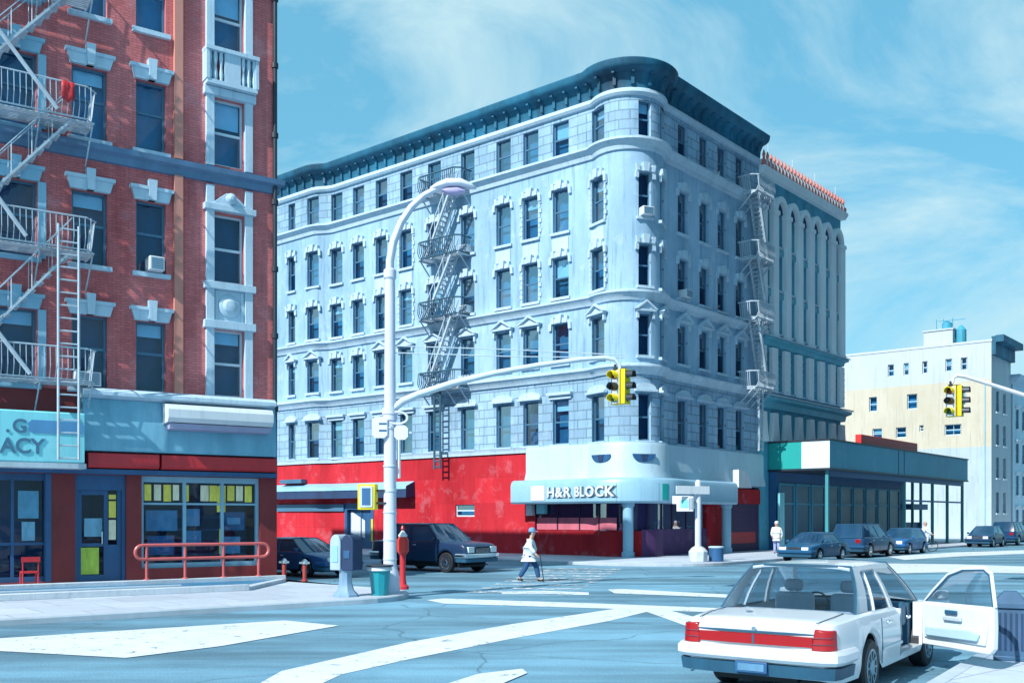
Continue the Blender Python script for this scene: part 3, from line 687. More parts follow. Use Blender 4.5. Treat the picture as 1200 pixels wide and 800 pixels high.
    # window air conditioners
    for x, r, lab in ((756, 4, 'white air conditioner in fourth floor window beside the rounded corner'), (548, 3, 'white air conditioner below the middle balcony of the grey fire escape'),
                      (548, 4, 'white air conditioner under the keystone lintel right of the upper fire escape'), (800, 3, 'white air conditioner in shaded avenue window above the middle band')):
        s = S(x); ac_unit(P.frame(s - .3, s + .3), 0, rows[r][0] + .02, lab)
    # small balconette on the top row
    return P
PG = build_grey()
# ------------------------------------------------------------------ red brick building
def build_red():
    P = Path([add2(RC, uA, 34), add2(RC, uA, .02), RC, add2(RC, uL, .02), add2(RC, uL, 24)]); S = P.px; SC = 34.0
    t = thing('brick_building', (*RC, 0), 'red brick tenement with pale stone window caps above a blue shopfront', 'building')
    rows = {1: (5.98, 8.15), 2: (9.65, 11.85), 3: (13.4, 15.55), 4: (17.1, 19.2)}
    cols = [(-75, .5), (18, .55), (105, .50), (177, .45)]
    wins = []
    for x, hw in cols:
        for r in rows: wins.append((S(x), hw, *rows[r], 'cap', r, x))
    for r in rows: wins.append((S(268), .5, *rows[r], None, r, 268))
    w = MB(); wall(w, P, 0, P.L, 5.9, 19.9, [(s - hw, s + hw, z0, z1) for s, hw, z0, z1, *_ in wins], .24)
    bk = add2(add2(RC, uA, 34), uL, 24); A = P.at(0); B = P.at(P.L)
    w.quad((*A, 0), (*A, 19.9), (*bk, 19.9), (*bk, 0)); w.quad((*bk, 0), (*bk, 19.9), (*B, 19.9), (*B, 0))
    w.build('wall', M_BRICK, t)
    q = MB(); q.quad((*A, 19.8), (*RC, 19.8), (*B, 19.8), (*bk, 19.8)); q.build('roof', M_TAR, t, smooth=0)
    q = MB(); sweep(q, P, 0, P.L, [(0, 19.55), (.1, 19.6), (.2, 19.75), (.35, 19.8), (.4, 20.0), (-.3, 20.05), (-.3, 19.7)]); q.build('cornice', M_TEAL, t)
    for s, hw, z0, z1, st, r, x in wins:
        fr = P.frame(s - hw, s + hw)
        wi = window(t, fr, hw, z0, z1, st, dep=.24, room=M_ROOM if r < 3 else M_ROOMT, trim=M_TRIM if x != 18 else M_LBLUE,
               frame=M_SASHL if (x == 268) else M_SASH, blind={(177, 2): 0, (105, 1): 0}.get((x, r), random.choice((0, .2, .4))), mid=.55 if x != 268 else .5, sill=(x != 268), mull=0)
        if x == 18:
            for k in (-1, 1): q = MB(); q.box(fr, k * (hw + .14) - .11, k * (hw + .14) + .11, .0015, .09, z0, z1); q.build('jamb', M_LBLUE, wi, smooth=0)
    # stone architrave running up the right hand window column
    fr = P.frame(S(268) - .5, S(268) + .5); hw = .5
    q = MB()
    for k in (-1, 1): q.box(fr, k * (hw + .13) - .13, k * (hw + .13) + .13, .0015, .14, 5.96, 12.7)
    for k in (-1, 1): q.box(fr, k * (hw + .13) - .13, k * (hw + .13) + .13, .0015, .14, 13.32, 19.5)
    for z0, z1 in ((8.15, 8.4), (9.4, 9.62), (15.55, 15.8), (19.2, 19.45)): q.box(fr, -hw - .34, hw + .34, .002, .22, z0, z1)
    q.box(fr, -hw, hw, -.05, .05, 8.4, 9.4)
    for k in (-.42, .42): q.box(fr, k - .05, k + .05, .05, .09, 8.42, 9.38)
    q.box(fr, -hw - .34, hw + .34, .001, .24, 11.9, 12.1); q.fpoly(fr, [(-.6, 12.1), (.6, 12.1), (.35, 12.32), (.12, 12.5), (-.12, 12.5), (-.35, 12.32)], .0, .16)
    ar = q.build('architrave', M_TRIM, t, bevel=.012)
    c = fr(0, .05, 8.9); q = MB(); q.lathe(c, [(.34, 0), (.36, .04), (.30, .07), (.24, .08), (.16, .15), (.02, .17)], 24, axis=((fr.u[0], fr.u[1]), (fr.n[0], fr.n[1]))); q.build('medallion', M_TRIM, ar)
    c = fr(0, .2, 12.32); q = MB(); q.lathe(c, [(.17, 0), (.17, .08), (.05, .16)], 16, axis=((fr.u[0], fr.u[1]), (fr.n[0], fr.n[1]))); q.build('rosette', M_TRIM, ar)
    # little stone balcony between the third and fourth rows
    q = MB(); q.box(fr, -.82, .82, .002, .42, 15.82, 15.95); q.box(fr, -.86, .86, .001, .48, 16.86, 16.98)
    for k in range(9):
        u = -.72 + k * .18
        if abs(u) > .28: c = fr(u, .34, 15.95); q.lathe(c, [(.05, 0), (.07, .2), (.035, .45), (.07, .7), (.05, .91)], 8)
    q.box(fr, -.26, .26, .28, .40, 15.95, 16.86)
    for k in (-.8, .8): q.box(fr, k - .05, k + .05, .002, .44, 15.95, 16.86)
    q.build('balcony', M_TRIM, t)
    # string course
    q = MB(); sweep(q, P, 0, SC - .01, [(0, 12.78), (.10, 12.8), (.13, 13.0), (.26, 13.08), (.28, 13.24), (.0, 13.31)]); q.build('string_course', mat('blue_black_course', (.10, .20, .34), .5, var=.35, scale=1.2), t)
    q = MB(); q.box(P.frame(S(208) - .1, S(208) + .1), -.13, .13, .0015, .16, 5.96, 12.78); q.box(P.frame(S(208) - .1, S(208) + .1), -.13, .13, .0015, .16, 13.31, 19.5); q.build('pilaster_strip', mat('salmon_brick', (.56, .24, .19), .8, var=.2, scale=1.5), t)
    q = MB(); c = P.at(SC - .12, .14); q.tube([(c[0], c[1], 3.4), (c[0], c[1], 19.5)], .075, 10)
    for z in (5.6, 8.0, 10.2, 12.4, 14.6, 16.9, 19.1): q.lathe((c[0], c[1], z), [(.075, 0), (.11, .02), (.11, .18), (.075, .2)], 10)
    q.build('downpipe', M_BLKM, t)
    # shopfront
    d0, d1 = S(88), S(148); w0, w1 = S(166), S(305); l0, l1 = S(-90), S(60)
    q = MB(); wall(q, P, 0, P.L, 0, 5.9, [(l0, l1, .25, 3.4), (d0, d1, .13, 3.4), (w0, w1, .55, 3.4)], .5); q.build('ground_floor_wall', mat('dark_red_pier', (.22, .025, .03), .6, var=.35, scale=1.4), t)
    q = MB(); sweep(q, P, S(98, .6), S(324, .6), [(.0, 5.95), (.45, 5.95), (.62, 5.84), (.62, 5.74), (.40, 5.66), (.0, 5.66)]); q.build('ledge', M_TRIM, t)
    q = MB(); sweep(q, P, S(98, .45), S(324, .44), [(.0, 5.65), (.32, 5.65), (.42, 5.0), (.45, 4.1), (.0, 4.06)]); fa = q.build('fascia', M_STONEB, t)
    q = MB(); sweep(q, P, S(103, .4), S(186, .4), [(.0, 3.6), (.40, 3.6), (.48, 3.66), (.48, 4.02), (.40, 4.05), (0, 4.05)]); sweep(q, P, S(189, .4), S(324, .45), [(.0, 3.6), (.40, 3.6), (.48, 3.66), (.48, 4.02), (.40, 4.05), (0, 4.05)]); q.build('red_strip', M_REDT, fa)
    q = MB(); sweep(q, P, S(-90), S(324, .36), [(.0, 3.42), (.36, 3.42), (.36, 3.56), (0, 3.59)]); q.build('shop_lintel', M_BLUE, t)
    q = MB(); sweep(q, P, S(197, 1.0), S(320, 1.0), [(.4, 5.62), (.95, 5.55), (1.05, 5.4), (1.05, 5.15), (.95, 5.02), (.43, 4.98)]); q.build('awning_roll', M_WHITE, fa)
    q = MB(); sweep(q, P, S(199, .9), S(318, .9), [(.45, 4.97), (.9, 4.99), (.88, 4.82), (.45, 4.80)]); q.build('awning_cloth', mat('mauve_canvas', (.33, .34, .50), .8), fa)
    # pharmacy sign
    q = MB(); sg0, sg1 = S(-120), S(99, 1.04); sweep(q, P, sg0, sg1, [(.1, 5.12), (1.0, 5.12), (1.04, 5.08), (1.04, 3.72), (1.0, 3.68), (.1, 3.68)]); sb = q.build('shop_sign', M_AQUA, t)
    q = MB(); sweep(q, P, sg0, sg1 + .04, [(.1, 3.67), (1.1, 3.67), (1.1, 3.52), (.1, 3.52)]); q.build('sign_frame', M_IRON, sb)
    def put(ch, x, z, sz): f = P.frame(S(x, 1.04) - .1, S(x, 1.04) + .1); text(ch, sz, sb, f, 0, 1.045, z, M_SASH, .02, bold=.012)
    # the sight line meets the sign face (1.04 m out) a little further left on the wall line
    dx = 0
    put('.', 9, 4.50, .52); put('G', 23 + dx, 4.50, .52); put('A', 9 + dx, 3.93, .58); put('C', 27 + dx, 3.93, .58); put('Y', 44 + dx, 3.93, .58)
    q = MB(); f = P.frame(S(66, 1.04) - .1, S(66, 1.04) + .1); q.fpoly(f, [(-.72, 4.58), (-.64, 4.50), (.64, 4.50), (.72, 4.58), (.72, 4.78), (.64, 4.86), (-.64, 4.86), (-.72, 4.78)], 1.035, 1.06); q.build('sign_bar', mat('sign_blue_bar', (.08, .26, .48), .5), sb, smooth=0)
    # large shop window
    fr = P.frame(w0, w1); hw = (w1 - w0) / 2
    q = MB(); q.box(fr, -hw, -hw + .1, -.3, -.16, .55, 3.4); q.box(fr, hw - .1, hw, -.3, -.16, .55, 3.4); q.box(fr, -hw + .1, hw - .1, -.3, -.16, 3.22, 3.4); q.box(fr, -hw + .1, hw - .1, -.3, -.16, .55, .7)
    for u in (-hw * .28, hw * .36): q.box(fr, u - .05, u + .05, -.3, -.17, .7, 3.22)
    q.box(fr, -hw + .1, hw - .1, -.29, -.19, 2.52, 2.58)
    sw = q.build('shop_window', M_LBLUE, t, smooth=0)
    q = MB(); q.quad(fr(-hw, -.24, .6), fr(hw, -.24, .6), fr(hw, -.24, 3.3), fr(-hw, -.24, 3.3)); q.build('pane', M_SHOP, sw, smooth=0)
    q = MB(); q.quad(fr(-hw, -1.3, .3), fr(hw, -1.3, .3), fr(hw, -1.3, 3.4), fr(-hw, -1.3, 3.4)); q.quad(fr(-hw, -1.3, .5), fr(hw, -1.3, .5), fr(hw, -.3, .5), fr(-hw, -.3, .5))
    for z in (.9, 1.3, 1.7, 2.1): q.box(fr, -hw + .2, hw - .25, -1.0, -.7, z, z + .05)
    q.build('shop_interior', mat('shop_blue_interior', (.02, .09, .20), .7, var=.6, scale=2.5), t, smooth=0)
    rn = random.Random(3); flm = [mat('yellow_flyer', (.85, .72, .12), .7, var=.25, scale=12), mat('cream_flyer', (.82, .76, .55), .7, var=.3, scale=9), mat('green_flyer', (.42, .60, .08), .7, var=.35, scale=7)]
    k = 0; u = -hw + .14
    while u < hw - .3:
        if not (.42 < (u + hw) / (2 * hw) < .47):
            q = MB(); ww = rn.uniform(.19, .26); z0 = 2.62 + rn.uniform(0, .05); q.box(fr, u, u + ww, -.236, -.231, z0, 3.15); q.build('flyer', flm[k % 2], sw, smooth=0); k += 1
        u += .29
    for (a, b, c, d, mm) in ((-.9, -.62, 2.2, 3.1, 0), (.02, .30, 2.30, 3.12, 0), (.1, .22, .95, 1.75, 1)):
        q = MB(); q.box(fr, a * 1 + .5, b + .5, -.23, -.226, c, d); 
        if mm == 1 or a > 0: q.build('flyer', flm[0], sw, smooth=0)
    for i, (a, b, c, d) in enumerate(((-hw + .25, -hw * .35, 1.7, 2.35), (-hw + .3, -hw * .4, .95, 1.55), (-hw * .2, .05, 1.85, 2.4), (-hw * .2, .1, 1.2, 1.7), (hw * .45, hw - .35, 1.7, 2.3), (hw * .42, hw - .5, .95, 1.5))):
        q = MB(); q.box(fr, a, b, -.55, -.5, c, d); q.build('display_card', mat('display_blue_%d' % (i % 3), ((.10, .34, .52), (.04, .16, .32), (.18, .44, .62))[i % 3], .6, var=.4, scale=4), sw, smooth=0)
    q = MB(); q.box(fr, hw * .5, hw - .5, -.492, -.485, 1.9, 2.12)
    q.build('card_panel', M_LBLUE, sw, smooth=0)
    # door
    fr = P.frame(d0, d1); hw = (d1 - d0) / 2
    q = MB(); q.box(fr, -hw, -hw + .1, -.3, -.1, .13, 3.4); q.box(fr, hw - .1, hw, -.3, -.1, .13, 3.4); q.box(fr, -hw + .1, hw - .1, -.3, -.1, 2.95, 3.4)
    q.box(fr, -hw + .1, -hw + .22, -.28, -.2, .13, 2.95); q.box(fr, .12, .24, -.28, -.2, .13, 2.95); q.box(fr, hw - .22, hw - .1, -.28, -.2, .13, 2.95)
    q.box(fr, -hw + .22, .12, -.28, -.2, .13, .4); q.box(fr, -hw + .22, .12, -.28, -.2, 1.25, 1.35); q.box(fr, -hw + .22, .12, -.28, -.2, 2.8, 2.95); q.box(fr, .24, hw - .22, -.28, -.2, .13, 1.3)
    dr = q.build('shop_door', M_BLUE, t, smooth=0)
    q = MB(); q.quad(fr(-hw, -.24, .2), fr(hw, -.24, .2), fr(hw, -.24, 3.0), fr(-hw, -.24, 3.0)); q.build('pane', M_SHOP, dr, smooth=0)
    q = MB(); q.quad(fr(-hw, -1.2, .1), fr(hw, -1.2, .1), fr(hw, -1.2, 3.4), fr(-hw, -1.2, 3.4)); q.build('dark_room', M_ROOM, dr, smooth=0)
    q = MB(); q.box(fr, -hw + .2, -.02, -.198, -.19, .42, 1.22); q.build('poster', flm[2], dr, smooth=0)
    for z0, z1, mm in ((1.45, 2.05, 1), (2.12, 2.62, 0), (2.68, 2.82, 0)):
        q = MB(); q.box(fr, .27, hw - .25, -.235, -.228, z0, z1); q.build('flyer', flm[mm], dr, smooth=0)
    q = MB(); q.box(fr, -hw + .3, .08, -.235, -.228, 1.55, 2.1); q.build('door_card', mat('display_blue_2', (.18, .44, .62), .6), dr, smooth=0)
    q = MB(); q.tube([fr(.06, -.17, 1.3), fr(.06, -.12, 1.34), fr(.06, -.12, 1.7), fr(.06, -.17, 1.74)], .018, 6); q.build('door_handle', M_CHROME, dr)
    # left shop window
    fr = P.frame(l0, l1); hw = (l1 - l0) / 2
    q = MB(); q.box(fr, -hw, -hw + .1, -.3, -.16, .25, 3.4); q.box(fr, hw - .16, hw, -.3, .02, .25, 3.4); q.box(fr, -hw + .1, hw - .16, -.3, -.16, 3.2, 3.4); q.box(fr, -hw + .1, hw - .16, -.3, -.16, .25, .4)
    q.box(fr, -hw + .1, hw - .16, -.29, -.18, 1.32, 1.40)
    for u in (hw - 1.0, hw - 2.4): q.box(fr, u - .04, u + .04, -.29, -.19, .4, 3.2)
    sw = q.build('shop_window', M_BLUE, t, smooth=0)
    q = MB(); q.quad(fr(-hw, -.24, .3), fr(hw, -.24, .3), fr(hw, -.24, 3.3), fr(-hw, -.24, 3.3)); q.build('pane', M_SHOP, sw, smooth=0)
    q = MB(); q.quad(fr(-hw, -1.2, .1), fr(hw, -1.2, .1), fr(hw, -1.2, 3.4), fr(-hw, -1.2, 3.4)); q.build('shop_interior', M_ROOM, t, smooth=0)
    for (a, b, c, d, mm) in ((hw - .85, hw - .3, 2.1, 2.9, 'display_blue_0'), (hw - .75, hw - .4, 1.45, 2.0, 'display_blue_2'), (hw - 2.1, hw - 1.4, .85, 1.05, 'green_flyer')):
        q = MB(); q.box(fr, a, b, -.232, -.226, c, d); q.build('poster', MATS[mm], sw, smooth=0)
    # fire escape
    feu = P.frame(S(8) - .1, S(8) + .1)
    fire_escape('pale iron fire escape with red dotted drop ladder on the red brick front', (*P.at(S(20)), 0), feu, [6.0, 9.75, 13.5, 17.2], 4.2, proj=1.15, m=M_IRON, ladder=None, flip=-1)
    # drop ladder belongs to the fire escape
    fe = [o for o in bpy.data.objects if o.name.startswith('fire_escape') and 'red brick front' in o.get('label', '')][0]
    f = P.frame(S(70) - .1, S(70) + .1); s = MB()
    for k in (-.27, .27): s.bar(f(k, 1.28, 3.75), f(k, 1.28, 10.4), .04, 6)
    z = 3.8
    while z < 10.3: s.bar(f(-.27, 1.28, z), f(.27, 1.28, z), .024, 6); z += .36
    s.build('drop_ladder', M_IRON, fe)
    s = MB()
    for a, b in (((-1.6, 16.9), (1.1, 13.6)), ((-2.2, 13.3), (.3, 9.9)), ((-2.2, 9.6), (.4, 6.1))): s.bar(feu(a[0], 1.35, a[1]), feu(b[0], 1.35, b[1]), .06, 6)
    s.build('brace', M_IRON, fe)
    for z, lab in ((13.62, 'red cloth hanging on the highest visible balcony rail of the brick building'),):
        c = feu(1.2, 1.36, z)
        q = MB(); rows_ = [[feu(1.2 + .085 * j, 1.37 + .03 * math.sin(1.7 * j + i), z + .80 - i * .17 - (.1 if j == 2 else 0) * i * .3) for j in range(5)] for i in range(4)]
        q.grid(rows_); o = q.build('red_cloth', M_REDT, None, loc=c); tag(o, lab, 'cloth'); m_ = o.modifiers.new('Solidify', 'SOLIDIFY'); m_.thickness = .015
    x, r = 105, 1; ac_unit(P.frame(S(x) - .5, S(x) + .5), -.12, 6.0, 'white air conditioner in lowest brick window beside the ladder', .72)
    x, r = 177, 2; ac_unit(P.frame(S(x) - .5, S(x) + .5), .08, 9.68, 'small white air conditioner in second row narrow brick window', .45)
    return P
PR = build_red()

# ------------------------------------------------------------------ arcaded loft building
def build_loft():
    t0 = hit(C0, uR, 889) + .03; t1 = hit(C0, uR, 985)
    P = Path([add2(C0, uR, t0), add2(C0, uR, t1), add2(C0, uR, t1, uL, 22)]); S = lambda x: min(P.px(x), t1 - t0)
    W = t1 - t0
    t = thing('loft_building', (*P.at(W / 2), 0), 'pale aqua loft building with tall arched bays and red rooftop cresting', 'building')
    n = 7; bw = W / n; ops = []; bays = []
    for k in range(n):
        s = (k + .5) * bw; hw = bw * .30
        for (z0, z1) in ((6.9, 8.6), (9.9, 12.2), (13.5, 15.6), (16.2, 18.3), (18.9, 21.6)): ops.append((s - hw, s + hw, z0, z1)); bays.append((s, hw, z0, z1))
    w = MB(); wall(w, P, 0, P.L, 0, 23.2, ops, .3)
    A, B = P.at(0), P.at(P.L); bk = add2(A, uL, 22); w.quad((*A, 0), (*A, 23.2), (*bk, 23.2), (*bk, 0)); w.quad((*bk, 0), (*bk, 23.2), (*B, 23.2), (*B, 0))
    w.build('wall', mat('aqua_masonry', (.05, .30, .46), .7, var=.3, scale=.8, bump=.3, tint=(.10, .44, .58), grime=.4), t)
    q = MB(); q.quad((*A, 22.9), (*P.at(W), 22.9), (*B, 22.9), (*bk, 22.9)); q.build('roof', M_TAR, t, smooth=0)
    for s, hw, z0, z1 in bays:
        window(t, P.frame(s - hw, s + hw), hw, z0, z1, None, dep=.3, frame=M_SASHL, trim=M_TRIM, sill=True, room=random.choice((M_ROOMT, M_ROOMT, M_ROOM)))
    pm = mat('white_pilaster', (.78, .87, .93), .6, grime=.15, var=.12, scale=.8, bump=.2)
    for k in range(n + 1):
        s = min(max(k * bw, .22), W - .22); f = P.frame(s - .05, s + .05); q = MB(); h = bw * .20
        q.box(f, -h, h, .0015, .30, 13.35, 20.7); q.box(f, -h - .06, h + .06, .0, .36, 20.7, 20.95); q.box(f, -h - .05, h + .05, .001, .34, 13.1, 13.34); q.build('pilaster', pm, t, smooth=0)
        q = MB(); q.box(f, -h * 1.1, h * 1.1, .0015, .22, 9.75, 12.5)
        for j in range(6): q.box(f, -h * 1.15, h * 1.15, .001, .25, 9.95 + j * .42, 10.0 + j * .42)
        q.build('pier', pm, t, smooth=0)
        q = MB(); q.fpoly(f, [(-h * 1.5, 6.7), (h * 1.5, 6.7), (h * .9, 7.9), (h * .8, 8.5), (-h * .8, 8.5), (-h * .9, 7.9)], .0015, .3); q.build('scalloped_pier', pm, t, smooth=0)
    for k in range(n):
        s = (k + .5) * bw; f = P.frame(s - .05, s + .05); ro = bw * .5; ri = bw * .33; q = MB()
        out = [(ro * math.cos(math.pi * j / 14), 20.96 + ro * 1.15 * math.sin(math.pi * j / 14)) for j in range(15)]
        inn = [(ri * math.cos(math.pi * j / 14), 20.96 + ri * 1.15 * math.sin(math.pi * j / 14)) for j in range(15)]
        q.fpoly(f, out + inn[::-1], .002, .28); q.build('arch', pm, t, smooth=0)
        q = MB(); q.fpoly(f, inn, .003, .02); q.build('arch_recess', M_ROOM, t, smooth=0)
    for z in (16.0, 18.7):
        q = MB(); sweep(q, P, 0, W, [(0, z - .35), (.12, z - .3), (.12, z), (0, z + .05)]); q.build('spandrel', mat('aqua_masonry2', (.16, .44, .56), .7, var=.2), t)
    tm = mat('teal_ledge', (.09, .44, .58), .5, var=.25, scale=1.2)
    for z0, h, pr in ((12.55, .62, .45), (8.7, .9, .6)):
        q = MB(); sweep(q, P, 0, W, [(0, z0), (pr * .4, z0 + .05), (pr * .5, z0 + h * .45), (pr * .95, z0 + h * .6), (pr, z0 + h * .8), (0, z0 + h)]); q.build('cornice', tm, t)
        q = MB(); sweep(q, P, 0, W, [(0, z0 + h), (pr + .06, z0 + h * .81), (pr + .08, z0 + h * .92), (0, z0 + h + .08)]); q.build('cornice_cap', M_TRIM, t)
    q = MB(); sweep(q, P, 0, P.L, [(0, 22.75), (.25, 22.8), (.4, 23.1), (.4, 23.25), (-.3, 23.3)]); q.build('parapet', pm, t)
    cr = MB(); cm = mat('red_white_cresting', (.62, .20, .16), .7, var=.2, scale=3)
    sweep(cr, P, 0, W, [(.1, 23.3), (.3, 23.3), (.3, 23.62), (.1, 23.62)])
    for k in range(26):
        s = .25 + (W - .5) * k / 25; c = P.at(s, .2); cr.lathe((c[0], c[1], 23.62), [(.10, 0), (.07, .22), (.11, .34), (.03, .62)], 6)
    co = cr.build('cresting', cm, t)
    cr = MB()
    for k in range(25):
        s = .25 + (W - .5) * (k + .5) / 25; c = P.at(s, .22); cr.lathe((c[0], c[1], 23.3), [(.10, 0), (.13, .25), (.08, .42)], 6)
    for k in range(4): c = P.at(1 + k * 3.4, .1); cr.tube([(c[0], c[1], 23.3), (c[0], c[1], 24.8)], .02, 4)
    cr.build('cresting_knobs', M_WHITE, co)
    return P
PL = build_loft()

# ------------------------------------------------------------------ market hall with projecting canopy
def build_market():
    A0 = add2(C0, uR, hit(C0, uR, 900)); tA = hit(C0, uR, 900)
    PJ = 3.9; LN = 27.2
    t = thing('market_canopy', (*add2(C0, uR, tA + 13), 0), 'long flat blue teal street canopy on slim posts over dark shopfronts', 'canopy')
    f = Fr(add2(C0, uR, tA), uR, nR)
    q = MB(); q.box(f, 0, LN, .02, PJ, 5.0, 6.62); ca = q.build('canopy_fascia', M_TEALB, t, smooth=0)
    q = MB(); q.box(f, -.02, -.001, .05, 2.15, 5.02, 6.6); q.build('green_panel', M_TEALG, ca, smooth=0)
    q = MB(); q.box(f, -.02, -.001, 2.16, PJ, 5.02, 6.6); q.build('white_panel', M_LBLUE if False else mat('ice_panel', (.62, .78, .84), .5), ca, smooth=0)
    q = MB(); q.box(f, -.05, LN + .05, .01, PJ + .06, 6.62, 6.72); q.box(f, -.05, LN + .05, .01, PJ + .06, 4.9, 5.0); q.build('canopy_trim', M_BLKM, ca, smooth=0)
    for u in (11.5, 12.6): q = MB(); q.box(f, u, u + .06, PJ + .001, PJ + .02, 5.02, 6.6); q.build('seam', M_BLKM, ca, smooth=0)
    for i, (u, d) in enumerate(((.35, PJ - .3), (13.5, PJ - .3), (19.5, PJ - .3), (23, PJ - .3), (26.8, PJ - .3), (23, 1.0), (26.8, .4))):
        q = MB(); q.box(f, u - .09, u + .09, d - .09, d + .09, .13, 4.9); q.box(f, u - .16, u + .16, d - .16, d + .16, .13, .2); q.build('post', mat('teal_post', (.05, .28, .32), .5), t, smooth=0)
    # beams between the posts
    q = MB(); q.box(f, 13.6, 26.7, PJ - .36, PJ - .24, 3.2, 3.32); q.box(f, .5, 26.7, PJ - .4, PJ - .2, 4.55, 4.9); q.build('beam', M_BLUE, t, smooth=0)
    q = MB(); q.box(f, 22.45, 27.0, .1, .3, 0, 1.7); q.box(f, 22.45, 27.0, .1, .9, 2.7, 3.15); q.build('low_wall', M_BLUE, t, smooth=0)
    # red sign on top
    q = MB(); q.box(f, 8.0, 19.0, PJ - 1.6, PJ - 1.2, 6.73, 7.55); o = q.build('roof_sign', mat('bright_red_box_sign', (.66, .03, .03), .5, var=.12), None, loc=f(8, PJ - 1.4, 6.73), bevel=.03); tag(o, 'plain red box sign lying on the blue teal canopy', 'sign')
    # shopfronts underneath: dark glazing set in front of the loft building's ground floor and the low hall beyond
    m = thing('market_hall', f(10, 0, 0), 'low dark blue market hall in the shade under the long canopy', 'building')
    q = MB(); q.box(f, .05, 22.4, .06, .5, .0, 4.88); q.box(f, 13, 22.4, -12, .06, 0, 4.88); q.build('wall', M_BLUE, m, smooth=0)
    for k in range(9):
        u0 = .4 + k * 2.35; b = MB(); b.box(f, u0, u0 + .1, .501, .6, .3, 4.2); b.box(f, u0 + 2.0, u0 + 2.1, .501, .6, .3, 4.2); b.box(f, u0 + .1, u0 + 2.0, .501, .6, 4.1, 4.2); b.box(f, u0 + .1, u0 + 2.0, .501, .6, .3, .4); b.box(f, u0 + .1, u0 + 2.0, .501, .59, 2.9, 3.0)
        wi = b.build('shop_window', M_TEALB, m, smooth=0)
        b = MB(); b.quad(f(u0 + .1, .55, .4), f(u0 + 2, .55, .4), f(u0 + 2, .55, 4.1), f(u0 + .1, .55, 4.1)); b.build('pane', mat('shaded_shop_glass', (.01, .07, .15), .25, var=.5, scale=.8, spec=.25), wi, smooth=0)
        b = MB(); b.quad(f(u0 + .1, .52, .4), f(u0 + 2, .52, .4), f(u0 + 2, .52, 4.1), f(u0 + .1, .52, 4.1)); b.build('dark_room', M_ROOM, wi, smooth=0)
    q = MB(); q.box(f, .05, .7, .61, .75, .13, 3.6); q.build('door_jamb', M_AQUA, m, smooth=0)
build_market()

